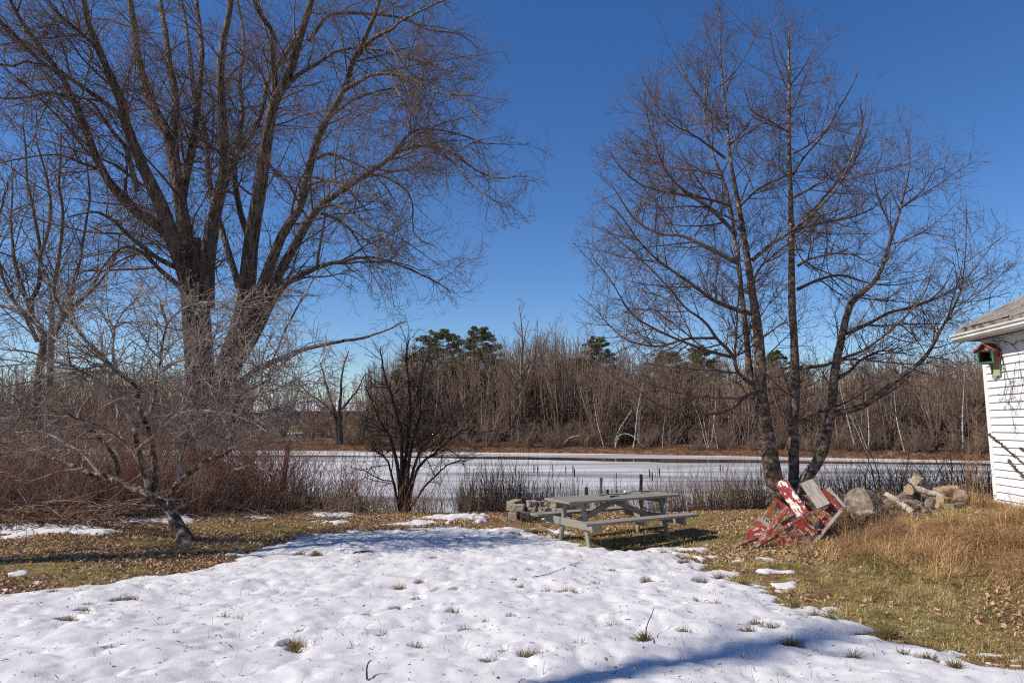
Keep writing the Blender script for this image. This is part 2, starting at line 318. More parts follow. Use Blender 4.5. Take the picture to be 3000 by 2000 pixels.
def sdf(X, Y, poly):
    P = np.array(poly); Q = np.roll(P, -1, 0); d = np.full(X.shape, 1e9); ins = np.zeros(X.shape, bool)
    for (x0, y0), (x1, y1) in zip(P, Q):
        ex, ey = x1 - x0, y1 - y0; t = np.clip(((X - x0) * ex + (Y - y0) * ey) / (ex * ex + ey * ey + 1e-12), 0, 1)
        d = np.minimum(d, np.hypot(X - x0 - t * ex, Y - y0 - t * ey))
        c = ((y0 > Y) != (y1 > Y)) & (X < (x1 - x0) * (Y - y0) / (y1 - y0 + 1e-12) + x0); ins ^= c
    return np.where(ins, d, -d)
tufts_px = [(1275, 1653, 9), (1170, 1732, 12), (1335, 1751, 10), (1225, 1784, 10), (1172, 1811, 16), (1333, 1821, 14), (1510, 1723, 8), (1530, 1738, 8), (1560, 1699, 8), (1445, 1760, 6), (1272, 1751, 5),
            (1500, 1837, 8), (1430, 1846, 9), (1365, 1867, 8), (1118, 1886, 8), (860, 1910, 30), (858, 1927, 11), (1032, 1923, 5), (1218, 1918, 12), (1440, 1968, 20), (1480, 1935, 8), (1545, 1945, 18), (1590, 1943, 14), (1080, 1830, 10),
            (880, 1873, 8), (880, 1634, 12), (925, 1632, 14), (1500, 1570, 22), (240, 1752, 10), (350, 1772, 14), (240, 1806, 14), (265, 1790, 10), (380, 1770, 16), (200, 1835, 20), (160, 1750, 10), (255, 1822, 10), (660, 1822, 8), (700, 1830, 8),
            (1670, 1752, 18), (1650, 1757, 14), (1700, 1760, 14), (1600, 1750, 8), (2010, 1870, 12), (2195, 1868, 18), (1885, 1885, 20), (2260, 1858, 18), (2340, 1826, 14), (2320, 1902, 26), (2650, 1935, 14), (2720, 1950, 22), (2500, 1940, 12), (2800, 1970, 16),
            (2220, 1845, 16), (2430, 1820, 14), (2600, 1866, 40), (2370, 1838, 10), (2100, 1790, 14), (1950, 1770, 10), (1900, 1720, 14), (2060, 1720, 18), (2110, 1705, 16), (2010, 1660, 14), (1945, 1632, 18), (2180, 1722, 18), (2330, 1790, 20), (2390, 1815, 12), (1230, 1722, 8), (2050, 1780, 8), (1800, 1690, 6), (1750, 1730, 8), (1790, 1850, 6), (1700, 1910, 6), (100, 1960, 10), (330, 1940, 14), (520, 1880, 8)]
tufts = []
for a, b, c in tufts_px:
    g = grd(a, b); tufts.append((g[0], g[1], .62 * c * g[1] / F))
def snow_m(X, Y):
    m = sdf(X, Y, main_poly); Xw = X + .30 * fbm(X / .5, Y / .35, 3, 81); Yw = Y + .22 * fbm(X / .4, Y / .3, 3, 82)
    for p in patches:
        P = np.array(p); c = P.mean(0); w = (np.abs(X - c[0]) < np.ptp(P[:, 0]) / 2 + 1.2) & (np.abs(Y - c[1]) < np.ptp(P[:, 1]) / 2 + 1.2)
        if w.any():
            s = np.full(X.shape, -9.); s[w] = sdf(Xw[w], Yw[w], p) * 1.5; m = np.maximum(m, s)
    w = np.clip(Y / 9., .35, 1.2)
    m = m + w * (.17 * fbm(X / .7, Y / .55, 3, 31) + .13 * fbm(X / .17, Y / .13, 4, 33))
    m = m - w * .95 * np.clip(fbm(X / .36, Y / .26, 3, 35) - .06, 0, 1) * (1 - sstep(.25, 1.5, m)) * sstep(-.5, 0, X * .25 + .4)
    for x, y, r in tufts:
        d2 = ((X - x) / r) ** 2 + ((Y - y) / (r * .75)) ** 2
        m = np.where(d2 < 6, np.minimum(m, (d2 - 1) * r * .16 + .02 * vnoise(X / .05, Y / .05, 3)), m)
    return m
def snow_z(X, Y):
    m = snow_m(X, Y); global _m; _m = m
    edge = 1 - np.exp(-np.clip(m, 0, 9) / .055)
    t = np.where(m > 0, 0.016 * edge + .09 * (1 - np.exp(-np.clip(m, 0, 9) / .7)), m * 1.2)
    cup = fbm(X / .42 + .35 * fbm(X / .9, Y / .9, 2, 44), Y / .30, 3, 41)
    n1 = vnoise(X / .33 + .5 * cup, Y / .24, 61); n2 = vnoise(X / .15 + .4 * cup, Y / .12, 62)
    b = .042 * cup + .034 * np.abs(n1) + .012 * np.abs(n2) - .02 - .05 * np.maximum(0, fbm(X / .30, Y / .16, 2, 42) - .30) + .05 * fbm(X / 1.7, Y / 1.1, 2, 43)
    return Hh(X, Y) + t + b * sstep(0.0, .45, m)
sx_ = axis([(-12.9, -8, .09), (-8, 8, .03), (8, 8.9, .1)]); sy_ = axis([(-3.9, 4.6, .25), (4.6, 10, .024), (10, 16.2, .034)])
tag(link('snow', grid_mesh('snow', sx_, sy_, snow_z, M_snow, lambda x, y: _m > -.05)), kind='structure')
def snow_on(x, y): return snow_m(x, y) > .0
def inview(x, y, mx=.80): return (np.abs(x) < y * mx + .6)

# ------------------------------------------------------------------ branching generator
def catmull(pts, n):
    P = np.array(pts, float); P = np.vstack([2 * P[0] - P[1], P, 2 * P[-1] - P[-2]])
    m = len(P) - 3; u = np.linspace(0, m - 1e-6, n); i = u.astype(int); t = (u - i)[:, None]
    a, b, c, d = P[i], P[i + 1], P[i + 2], P[i + 3]
    return .5 * ((2 * b) + (-a + c) * t + (2 * a - 5 * b + 4 * c - d) * t * t + (-a + 3 * b - 3 * c + d) * t ** 3)
def limb(pts, y0, y1, w0, w1, n=26, rg=rng, wob=.01, pw=None):
    """traced limb: pixel points, depth y0..y1, widths in px at each end"""
    q = catmull(pts, n); s = np.linspace(0, 1, n); dy = y0 + (y1 - y0) * s ** 1.3
    if w0 > 14: w0, w1 = w0 * .86, w1 * .86
    P = np.array([at(a, b, d) for (a, b), d in zip(q, dy)])
    P += np.cumsum(rg.normal(0, wob, P.shape), 0) * s[:, None]
    R = ((w0 + (w1 - w0) * s ** .8) if pw is None else (w1 + (w0 - w1) * (1 - s) ** pw)) / 2 * dy / F
    return P, R
def path(p0, d0, L, n, rg, wig, tr0, tr1, grav=None):
    B = len(p0); P = np.zeros((B, n, 3)); P[:, 0] = p0; d = d0.copy(); st = (L / (n - 1))[:, None]
    for i in range(1, n):
        s = i / (n - 1)
        d = d + rg.normal(0, wig, d.shape); d[:, 2] += tr0 + (tr1 - tr0) * s
        d /= np.linalg.norm(d, axis=1, keepdims=True) + 1e-9
        P[:, i] = P[:, i - 1] + d * st
    return P
def sprout(P, R, rg, per_m=3., t0=.2, t1=.98, ang=(30, 60), lf=.5, lr=(.1, 9), n=5, wig=.12, trop=(0, 0), rr=.6, rk=.012, rmin=.002, rtip=.0015, env=None, even=False, lt=.75, flat=0., ab=0):
    B, np_, _ = P.shape
    seg = np.linalg.norm(np.diff(P, axis=1), axis=2); Lp = seg.sum(1)
    cnt = rg.poisson(np.maximum(per_m * Lp * (t1 - t0), 0)) if not even else np.maximum(1, np.round(per_m * Lp * (t1 - t0))).astype(int)
    idx = np.repeat(np.arange(B), cnt); m = len(idx)
    if m == 0: return np.zeros((0, n, 3)), np.zeros((0, n))
    t = t0 + (t1 - t0) * rg.random(m); u = t * (np_ - 1); i = np.minimum(u.astype(int), np_ - 2); f = (u - i)[:, None]
    p = P[idx, i] * (1 - f) + P[idx, i + 1] * f; d = P[idx, i + 1] - P[idx, i]; d /= np.linalg.norm(d, axis=1, keepdims=True) + 1e-9
    rp = R[idx, i] * (1 - f[:, 0]) + R[idx, i + 1] * f[:, 0]
    v = rg.normal(size=(m, 3)); v[:, 2] *= 1 - flat; v -= (v * d).sum(1, keepdims=True) * d; v /= np.linalg.norm(v, axis=1, keepdims=True) + 1e-9
    a = np.radians(rg.uniform(ang[0], ang[1], m))[:, None]
    dd = d * np.cos(a) + v * np.sin(a)
    if ab: L = (lr[0] + (lr[1] - lr[0]) * rg.random(m) ** 1.4) * (1 - lt * t * t)
    else: L = np.clip(lf * Lp[idx] * (1 - lt * t) * rg.uniform(.45, 1.15, m), lr[0], lr[1])
    Q = path(p, dd, L, n, rg, wig, *trop)
    if env is not None:
        ins = env(Q.reshape(-1, 3)).reshape(m, n); first = np.where(ins.all(1), n, np.argmin(ins, axis=1))
        fr = np.clip(first / n, .12, 1); Q = Q[:, :1] + (Q - Q[:, :1]) * fr[:, None, None]; L = L * fr
        k = first > 0; Q, L, rp = Q[k], L[k], rp[k]; m = len(Q)
    s = np.linspace(0, 1, n)[None]
    r0 = np.maximum(np.minimum(rp * rr, rk * L + rmin), rtip)
    return Q, r0[:, None] * (1 - s) ** .85 * (1 - rtip / r0[:, None]) + rtip
def ell_env(ells):
    def f(p):
        k = np.zeros(len(p), bool)
        for c, r in ells: k |= (((p - np.array(c)) / np.array(r)) ** 2).sum(1) < 1
        return k
    return f
def make_tree(name, base, label, cat, limbs, levels, rg, mb, mt, env=None, group=None, kbig=13, thr=.035, epi=0):
    """limbs: list of (P,R) (n equal). levels: list of dicts for sprout; the first sprouts from limbs."""
    T = empty(name, tuple(base), label, cat, group)
    tr, cr = TB(), TB()
    P = np.stack([l[0] for l in limbs]); R = np.stack([l[1] for l in limbs])
    for i in range(len(P)):
        b = R[i, 0] > thr
        Ri = R[i] * (1 + .10 * vnoise(np.arange(P.shape[1]) * .6 + i * 9, np.zeros(P.shape[1]), i)) if b else R[i]
        (tr if b else cr).add(P[i:i + 1], Ri[None], kbig if b else 5)
    curP, curR = P, R; allb = []
    if epi:
        q, r = sprout(P[:, :14], R[:, :14], rg, per_m=epi, t0=.02, t1=.9, ang=(35, 80), lr=(.35, 1.9), n=7, wig=.14, trop=(.05, .02), rr=.3, rk=.006, rmin=.004, rtip=.003, ab=1); cr.add(q, r, 3)
        q, r = sprout(q, r, rg, per_m=4.5, t0=.1, ang=(30, 70), lr=(.15, .8), n=5, wig=.15, trop=(.0, .1), rr=.7, rk=.006, rmin=.003, rtip=.0028, ab=1); cr.add(q, r, 3)
        q, r = sprout(q, r, rg, per_m=4, t0=.1, ang=(30, 70), lr=(.1, .35), n=3, wig=.15, rr=.7, rk=.006, rmin=.003, rtip=.0026, ab=1); cr.add(q, r, 3)
    for li, lv in enumerate(levels):
        lv = dict(lv); k = lv.pop('k', 3); src = lv.pop('src', None)
        if src == 'all':
            outs = [sprout(a, b, rg, env=env, **lv) for a, b in allb[-2:] + [(P, R)]]
            Q = np.concatenate([o[0] for o in outs]); r = np.concatenate([o[1] for o in outs])
        else: Q, r = sprout(curP, curR, rg, env=env, **lv)
        cr.add(Q, r, k); allb.append((Q, r)); curP, curR = Q, r
    print(name, 'verts', cr.n)
    link('trunk', tr.mesh('trunk', mb, off=base), T)
    link('crown', cr.mesh('crown', mt, off=base), T)
    return T
#@@TREES
# ================================================================== TREES
def D(**k): return k
# ---- big multi-stemmed maple on the shore
rg = np.random.default_rng(11)
yb = 20.0
def LB(pts, dy, w0, w1, y0=yb): return limb(pts, y0, yb + dy, w0, w1, rg=rg, wob=.012)
big = [
 LB([(612, 1500), (603, 1400), (598, 1250), (592, 1100), (582, 950), (575, 830), (570, 760), (566, 700)], 0, 140, 56),
 LB([(575, 1120), (560, 950), (548, 830), (520, 740), (482, 630), (446, 549), (402, 455), (371, 379), (357, 313), (330, 250), (304, 188), (277, 129), (250, 54), (235, -80), (225, -250)], -3.5, 66, 14),
 LB([(560, 900), (548, 720), (527, 590), (509, 470), (491, 393), (455, 330), (429, 268), (406, 179), (393, 89), (379, 0), (350, -150)], 1, 56, 16),
 LB([(512, 470), (509, 393), (513, 290), (491, 179), (478, 89), (464, 0), (470, -140)], 3.5, 34, 14, 20.6),
 LB([(530, 640), (540, 540), (558, 446), (571, 357), (580, 246), (585, 134), (567, 0), (560, -150)], 4, 34, 12, 20.2),
 LB([(600, 900), (606, 780), (618, 690), (634, 603), (652, 513), (656, 402), (647, 290), (647, 201), (656, 112), (674, 0), (690, -180)], -1, 60, 16),
 LB([(640, 600), (661, 536), (692, 460), (737, 402), (770, 330), (790, 240), (850, 150), (900, 60), (940, -60)], 2, 30, 10, 19.9),
 LB([(640, 1230), (660, 1080), (700, 960), (722, 860), (737, 700), (760, 560), (777, 446), (795, 350), (812, 290), (848, 223), (875, 134), (915, 0), (940, -150)], -2, 78, 18),
 LB([(800, 330), (806, 250), (799, 179), (798, 100), (770, 50), (741, -10), (720, -120)], -3.5, 26, 12, 19.0),
 LB([(665, 1130), (700, 1010), (745, 900), (790, 780), (830, 680), (879, 603), (910, 469), (941, 379), (1008, 259), (1030, 187), (1070, 116), (1115, 0), (1150, -120)], -4, 48, 11),
 LB([(670, 1120), (720, 1000), (772, 905), (826, 789), (875, 700), (923, 625), (977, 576), (1084, 509), (1140, 470), (1173, 437), (1195, 402), (1240, 379), (1347, 393), (1440, 430)], -3, 42, 3),
 LB([(675, 1110), (720, 1030), (759, 968), (803, 878), (848, 829), (937, 789), (1000, 776), (1110, 765), (1275, 830), (1330, 870)], -2.5, 38, 3),
 LB([(690, 1130), (760, 1080), (843, 1043), (900, 1022), (998, 1001), (1065, 990), (1128, 973), (1200, 945)], -4, 26, 4),
 LB([(570, 860), (520, 740), (469, 670), (402, 625), (339, 563), (286, 473), (254, 388), (214, 290), (170, 210), (107, 129), (58, 67), (18, 0), (-40, -120)], -4.5, 40, 10),
 LB([(371, 379), (348, 335), (286, 286), (223, 241), (150, 195), (103, 188), (71, 179), (30, 193), (-80, 170), (-200, 200)], -5, 20, 5, 17.8),
 LB([(215, 292), (152, 272), (89, 283), (0, 286), (-110, 260)], -5.5, 12, 5, 16.2),
 LB([(185, 225), (112, 174), (49, 112), (0, 62), (-70, -20)], -6, 14, 6, 16.),
 LB([(300, 180), (277, 134), (232, 89), (179, 45), (147, 0), (100, -90)], -5, 15, 8, 17.2),
 LB([(402, 560), (371, 438), (339, 397), (308, 357), (277, 312), (240, 290), (200, 285)], -5, 20, 6, 18),
 LB([(400, 610), (330, 536), (286, 495), (223, 473), (170, 455), (89, 460), (-20, 480)], -1, 16, 4, 19),
 LB([(848, 235), (880, 215), (923, 192), (986, 152), (1057, 143), (1124, 152), (1191, 174), (1236, 192), (1300, 196), (1380, 245)], -5, 16, 3, 18.6),
 LB([(1008, 263), (1057, 237), (1097, 217), (1169, 217), (1218, 232), (1254, 259), (1316, 277), (1380, 310), (1410, 350)], -6, 14, 3, 17.4),
 LB([(1146, 223), (1164, 263), (1191, 312), (1200, 362), (1195, 400)], -6, 8, 3, 16),
 LB([(905, 120), (959, 49), (1026, 38), (1102, 42), (1191, 54), (1258, 80), (1347, 89), (1400, 130)], 1, 16, 3, 18.8),
 LB([(1050, 150), (1102, 107), (1146, 85), (1173, 58), (1258, 13), (1350, -30), (1430, -30)], -7, 14, 4, 16.9),
 LB([(970, 340), (1030, 295), (1093, 270), (1164, 259), (1230, 280)], -1, 11, 3, 17.4),
 LB([(928, 464), (963, 451), (1021, 469), (1079, 500), (1129, 545), (1165, 600)], -2, 11, 3, 17.8),
 LB([(905, 540), (963, 527), (1012, 545), (1060, 560), (1106, 567)], -6, 11, 4, 17.8),
 LB([(930, 610), (981, 600), (1035, 625), (1079, 661), (1124, 696), (1150, 750)], -5, 12, 3, 18.2),
 LB([(940, 625), (1000, 650), (1040, 700), (1080, 770)], -1, 9, 3, 18.4),
 LB([(1175, 440), (1245, 424), (1325, 442), (1392, 491), (1459, 513), (1530, 500)], -5, 13, 2.5, 17.2),
 LB([(1260, 425), (1320, 470), (1370, 527), (1436, 580), (1490, 610)], -4, 8, 2.5, 17.1),
 LB([(1084, 509), (1130, 520), (1190, 560), (1210, 620), (1215, 690), (1280, 730)], -2, 9, 2.5, 17.6),
 LB([(560, 800), (470, 760), (380, 690), (330, 640), (280, 620), (200, 640)], -5, 22, 5, 19),
 LB([(540, 850), (470, 790), (420, 740), (360, 720), (300, 760), (230, 850)], -6, 20, 5, 19),
 LB([(700, 840), (640, 640), (610, 520), (600, 400), (570, 300), (555, 180), (540, 60), (520, -60)], 5.5, 24, 8, 21),
 LB([(735, 720), (700, 600), (690, 480), (712, 360), (705, 240), (720, 120), (700, 0), (700, -120)], 5, 22, 8, 20.5),
]
cB = at(640, 400, 19.5)
envB = ell_env([(at(620, 250, 19), (7.6, 6.5, 7.5)), (at(1000, 380, 17.5), (5.0, 4.5, 4.6)), (at(1180, 470, 17), (3.4, 3.5, 2.3)), (at(150, 300, 16.5), (4.5, 3.5, 5)), (at(1000, 750, 18), (3.9, 3.5, 2.2)), (at(1370, 500, 16.8), (2.3, 2.6, 2.0)), (at(1280, 250, 17.2), (2.0, 2.6, 2.4)), (at(1250, 790, 17.6), (1.8, 2.4, 1.3)), (at(350, 800, 18), (3.5, 3, 2.5))])
make_tree('maple_tree', (at(612, 1500, yb)[0], yb, -.6), 'large bare multi-stemmed maple towering over the brush at the left shore', 'tree', big, [
  D(per_m=2.8, t0=.16, ang=(28, 65), lr=(1., 4.2), n=10, wig=.12, trop=(.04, -.09), rr=.6, rk=.010, rmin=.006, rtip=.005, k=4, lt=.5, ab=1),
  D(per_m=4.4, t0=.12, ang=(30, 65), lr=(.5, 1.9), n=7, wig=.15, trop=(-.10, .08), rr=.6, rk=.007, rmin=.004, rtip=.0038, k=3, lt=.5, ab=1),
  D(per_m=6.2, t0=.08, ang=(30, 70), lr=(.25, 1.0), n=6, wig=.14, trop=(-.20, .40), rr=.7, rk=.006, rmin=.0035, rtip=.0032, k=3, lt=.4, ab=1),
  D(per_m=2.6, t0=.2, ang=(30, 60), lr=(.12, .4), n=4, wig=.12, trop=(.1, .4), rr=.8, rk=.006, rmin=.003, rtip=.003, k=3, lt=.3, ab=1),
 ], rg, M_bark, M_twig, env=envB, epi=3.2)

# ---- three-stemmed cherry by the wood pile
rg = np.random.default_rng(21); yc = 15.5
def LC(pts, y0, y1, w0, w1, pw=None): return limb(pts, y0, y1, w0, w1, rg=rg, wob=.006, pw=pw)
ch = [
 LC([(2290, 1520), (2280, 1450), (2262, 1380), (2243, 1250), (2226, 1150), (2228, 1080), (2220, 968), (2206, 879), (2193, 789), (2179, 700), (2169, 636), (2153, 553), (2136, 459), (2125, 332), (2114, 221), (2106, 111), (2106, 20)], 15.5, 15.0, 66, 3, 1.5),
 LC([(2300, 1520), (2318, 1450), (2326, 1380), (2325, 1258), (2331, 1146), (2329, 1012), (2322, 879), (2322, 745), (2321, 663), (2319, 525), (2316, 387), (2316, 249), (2316, 138), (2315, 55)], 15.7, 16.5, 40, 3, .85),
 LC([(2310, 1520), (2350, 1420), (2403, 1338), (2420, 1280), (2436, 1191), (2447, 1080), (2465, 990), (2487, 901), (2514, 865), (2554, 834), (2581, 789), (2604, 722), (2630, 640), (2656, 542), (2670, 464), (2659, 376)], 15.5, 14.2, 44, 2.5, 1.25),
 LC([(2205, 1140), (2196, 1080), (2188, 990), (2175, 879), (2166, 789), (2155, 719), (2143, 620), (2120, 525), (2086, 442), (2070, 332), (2070, 238), (2075, 166)], 15.6, 17, 26, 2.5),
 LC([(2434, 1213), (2496, 1200), (2541, 1182), (2586, 1146), (2630, 1111), (2684, 1071), (2720, 1030), (2746, 981), (2773, 932), (2796, 888), (2813, 834), (2822, 731), (2822, 590)], 15.2, 13.8, 24, 2.5),
 LC([(2720, 1048), (2773, 1053), (2822, 1084), (2850, 1102)], 14.3, 13.8, 5, 2),
 LC([(2340, 1079), (2371, 1075), (2420, 1070), (2474, 1048), (2541, 1021), (2630, 950), (2675, 905), (2711, 852), (2724, 798)], 15.5, 13.6, 16, 2.5),
 LC([(2330, 1240), (2345, 1228), (2371, 1218), (2425, 1209)], 15.6, 14.8, 14, 8),
 LC([(2479, 977), (2541, 950), (2608, 914), (2675, 901), (2733, 874), (2773, 834), (2800, 780)], 15.0, 16.3, 13, 2),
 LC([(2456, 1106), (2487, 1088), (2523, 1053), (2586, 1026), (2675, 1039)], 15.2, 16.6, 14, 3),
 LC([(2336, 847), (2398, 820), (2465, 807), (2541, 829), (2620, 838), (2720, 820)], 15.8, 17.2, 12, 2),
 LC([(2336, 780), (2376, 758), (2474, 742), (2560, 780)], 15.9, 14.5, 10, 2),
 LC([(2220, 1138), (2184, 1111), (2157, 1079), (2153, 1030), (2157, 968), (2162, 879), (2164, 800), (2160, 700)], 15.4, 14.2, 14, 3),
 LC([(2202, 919), (2139, 901), (2090, 879), (2050, 850), (1980, 800), (1913, 750), (1860, 690), (1810, 620), (1770, 590)], 15.2, 13.4, 18, 2.2),
 LC([(2153, 1053), (2130, 1021), (2099, 990), (2072, 950), (2040, 922), (2008, 900), (1960, 842), (1880, 760), (1810, 700), (1760, 660)], 15.0, 13.0, 13, 2.2),
 LC([(2142, 1045), (2069, 1026), (2031, 1011), (1974, 988), (1916, 961), (1870, 934), (1836, 900), (1790, 820), (1740, 760), (1720, 700)], 15.1, 12.8, 11, 2),
 LC([(2096, 990), (2012, 992), (1935, 1013), (1878, 1007), (1828, 988), (1790, 953), (1744, 900), (1700, 860)], 15.0, 16.5, 9, 2),
 LC([(2211, 1153), (2193, 1155), (2162, 1182), (2117, 1209), (2050, 1211), (2031, 1212), (1955, 1195), (1916, 1179), (1859, 1137), (1800, 1110)], 15.2, 12.6, 13, 2.2),
 LC([(2200, 1164), (2089, 1164), (2012, 1156), (1936, 1145), (1860, 1150)], 15.3, 16.4, 9, 2),
 LC([(2158, 691), (2114, 641), (2059, 597), (1998, 553), (1954, 498), (1921, 415), (1899, 332), (1895, 260)], 15.1, 13.6, 14, 2.2),
 LC([(2160, 770), (2075, 724), (1998, 691), (1932, 685), (1865, 647), (1821, 591), (1788, 542), (1730, 500)], 15.2, 16.8, 13, 2.2),
 LC([(2142, 603), (2059, 580), (1932, 558), (1865, 531), (1810, 481), (1780, 430)], 15.1, 13.8, 10, 2),
 LC([(2120, 514), (2042, 498), (1959, 489), (1893, 459), (1840, 400)], 15.2, 16.8, 9, 2),
 LC([(2125, 464), (2081, 431), (2026, 392), (1981, 370), (1932, 321), (1876, 221)], 15.1, 13.8, 9, 2),
 LC([(2120, 376), (2059, 299), (2004, 221), (1981, 160)], 15.0, 16, 7, 2),
 LC([(2115, 250), (2160, 200), (2200, 130), (2215, 80)], 15.0, 14.4, 6, 2),
 LC([(2203, 763), (2263, 713), (2330, 669), (2429, 580), (2484, 498), (2529, 359), (2525, 290)], 15.1, 13.4, 14, 2),
 LC([(2200, 840), (2230, 780), (2290, 730), (2330, 700), (2400, 640)], 15.2, 14.2, 10, 2),
 LC([(2169, 603), (2225, 553), (2308, 514), (2380, 500)], 15.1, 16.6, 9, 2),
 LC([(2136, 420), (2197, 387), (2280, 331), (2330, 280)], 15.1, 14.2, 7, 2),
 LC([(2324, 674), (2418, 652), (2496, 636), (2567, 608), (2620, 560)], 15.9, 17.3, 10, 2),
 LC([(2320, 690), (2390, 608), (2462, 525), (2507, 470), (2551, 359), (2560, 290)], 15.9, 17.4, 10, 2),
 LC([(2324, 580), (2374, 553), (2457, 509), (2520, 440)], 16.0, 14.6, 9, 2),
 LC([(2324, 509), (2357, 459), (2418, 387), (2462, 310), (2507, 232), (2523, 166)], 16.0, 17.2, 9, 2),
 LC([(2324, 451), (2374, 420), (2429, 359), (2440, 300)], 16.1, 14.9, 7, 2),
 LC([(2308, 514), (2263, 481), (2219, 453), (2190, 400)], 16.1, 17, 7, 2),
 LC([(2310, 387), (2252, 354), (2203, 326), (2180, 260)], 16.2, 15.4, 6, 2),
 LC([(2316, 250), (2360, 190), (2390, 120), (2395, 80)], 16.4, 16.8, 5, 2),
 LC([(2316, 280), (2280, 200), (2262, 130), (2262, 80)], 16.4, 15.8, 5, 2),
 LC([(2640, 608), (2700, 560), (2740, 500), (2780, 490)], 14.5, 15.2, 6, 2),
 LC([(2620, 680), (2580, 600), (2560, 520), (2590, 440)], 14.6, 13.6, 6, 2),
 LC([(2813, 834), (2860, 780), (2900, 720), (2930, 690)], 13.9, 13.6, 4, 2),
 LC([(2796, 888), (2870, 880), (2950, 860)], 14.0, 14.8, 4, 2),
]
envC = ell_env([(at(2120, 620, 15.2), (3.4, 3.0, 5.4)), (at(2340, 520, 15.6), (2.9, 2.8, 4.7)), (at(1950, 820, 14.6), (2.3, 2.7, 2.9)), (at(2620, 780, 14.8), (2.2, 2.5, 3.9)), (at(2760, 900, 14.4), (1.5, 1.9, 2.5)), (at(2200, 1050, 15), (2.9, 2.4, 1.6))])
make_tree('cherry_tree', (at(2300, 1500, yc)[0], yc, -.05), 'bare cherry tree of three upright stems behind the red boards', 'tree', ch, [
  D(per_m=4.6, t0=.1, ang=(38, 72), lr=(.7, 2.4), n=8, wig=.065, trop=(.03, .05), rr=.6, rk=.009, rmin=.004, rtip=.0035, k=4, lt=.5, ab=1),
  D(per_m=7.5, t0=.08, ang=(35, 65), lr=(.3, 1.1), n=5, wig=.10, trop=(.02, .08), rr=.65, rk=.007, rmin=.003, rtip=.0028, k=3, lt=.5, ab=1),
  D(per_m=8.5, t0=.08, ang=(35, 65), lr=(.14, .5), n=4, wig=.12, trop=(.02, .08), rr=.8, rk=.006, rmin=.0025, rtip=.0024, k=3, lt=.4, ab=1),
  D(per_m=4, t0=.2, ang=(30, 60), lr=(.06, .2), n=3, wig=.12, trop=(.02, .08), rr=.8, rk=.006, rmin=.002, rtip=.0022, k=3, ab=1),
 ], rg, M_cherrybark, M_cherrytwig, env=envC, thr=.05)

# ---- leaning apple tree on the lawn
rg = np.random.default_rng(31); ya = 11.9
def LA(pts, y0, y1, w0, w1): return limb(pts, y0, y1, w0, w1, rg=rg, wob=.012)
ap = [
 LA([(562, 1618), (548, 1588), (530, 1555), (514, 1525), (494, 1485), (444, 1455), (387, 1424), (344, 1407), (295, 1390), (249, 1372), (190, 1345), (120, 1330)], 11.9, 12.6, 56, 8),
 LA([(438, 1450), (430, 1401), (416, 1361), (404, 1315), (397, 1258), (420, 1220), (455, 1187), (464, 1093), (478, 1057), (487, 990), (491, 945), (470, 880)], 11.9, 11.0, 24, 5),
 LA([(452, 1460), (455, 1400), (448, 1340), (440, 1280), (405, 1180), (402, 1133), (335, 1079), (268, 1012), (223, 959), (187, 914), (156, 856), (129, 803), (100, 740)], 12.0, 11.4, 22, 5),
 LA([(498, 1485), (502, 1450), (522, 1412), (559, 1384), (602, 1352), (645, 1335), (674, 1315), (677, 1272), (687, 1182), (710, 1146), (777, 1115), (777, 1088), (804, 1012), (848, 923), (911, 812), (942, 758)], 11.9, 11.0, 24, 3.5),
 LA([(397, 1258), (360, 1190), (300, 1130), (230, 1080), (160, 1060), (60, 1030), (-40, 1020)], 11.7, 10.6, 13, 4),
 LA([(350, 1405), (330, 1330), (270, 1260), (200, 1210), (110, 1190), (0, 1180)], 12.0, 10.8, 14, 4),
 LA([(522, 1412), (530, 1340), (545, 1270), (560, 1200), (600, 1150), (650, 1100)], 11.8, 12.8, 12, 4),
 LA([(464, 1093), (500, 1065), (560, 1045), (630, 1040), (700, 1055), (790, 1080), (860, 1060)], 11.4, 10.6, 10, 3),
 LA([(687, 1182), (730, 1210), (800, 1210), (860, 1235), (900, 1270)], 11.5, 10.6, 10, 3),
 LA([(404, 1315), (470, 1260), (530, 1210), (620, 1195), (720, 1210), (800, 1250)], 11.7, 10.4, 11, 3),
 LA([(335, 1079), (330, 1000), (350, 930), (400, 880), (430, 820)], 11.7, 12.6, 10, 3),
 LA([(268, 1012), (200, 1010), (130, 970), (60, 900), (10, 880)], 11.6, 12.4, 9, 3),
 LA([(491, 945), (540, 900), (620, 880), (700, 890)], 11.1, 10.6, 7, 3),
 LA([(295, 1390), (240, 1330), (190, 1300), (110, 1260), (30, 1265)], 12.2, 13.2, 9, 3),
 LA([(249, 1372), (180, 1380), (110, 1400), (40, 1430)], 12.3, 11.6, 8, 3),
 LA([(416, 1361), (370, 1300), (340, 1250), (330, 1180), (290, 1120)], 11.9, 12.9, 10, 3),
 LA([(777, 1115), (830, 1130), (900, 1120), (960, 1140)], 11.3, 12.2, 6, 2.5),
 LA([(645, 1335), (690, 1370), (740, 1360), (800, 1390)], 11.7, 10.9, 8, 3),
]
envA = ell_env([(at(430, 1080, 11.8), (2.9, 2.3, 1.75)), (at(100, 1110, 11.8), (2.1, 2., 1.7)), (at(780, 1080, 11.5), (1.35, 1.6, 1.45)), (at(150, 1290, 11.9), (1.5, 1.5, .7))])
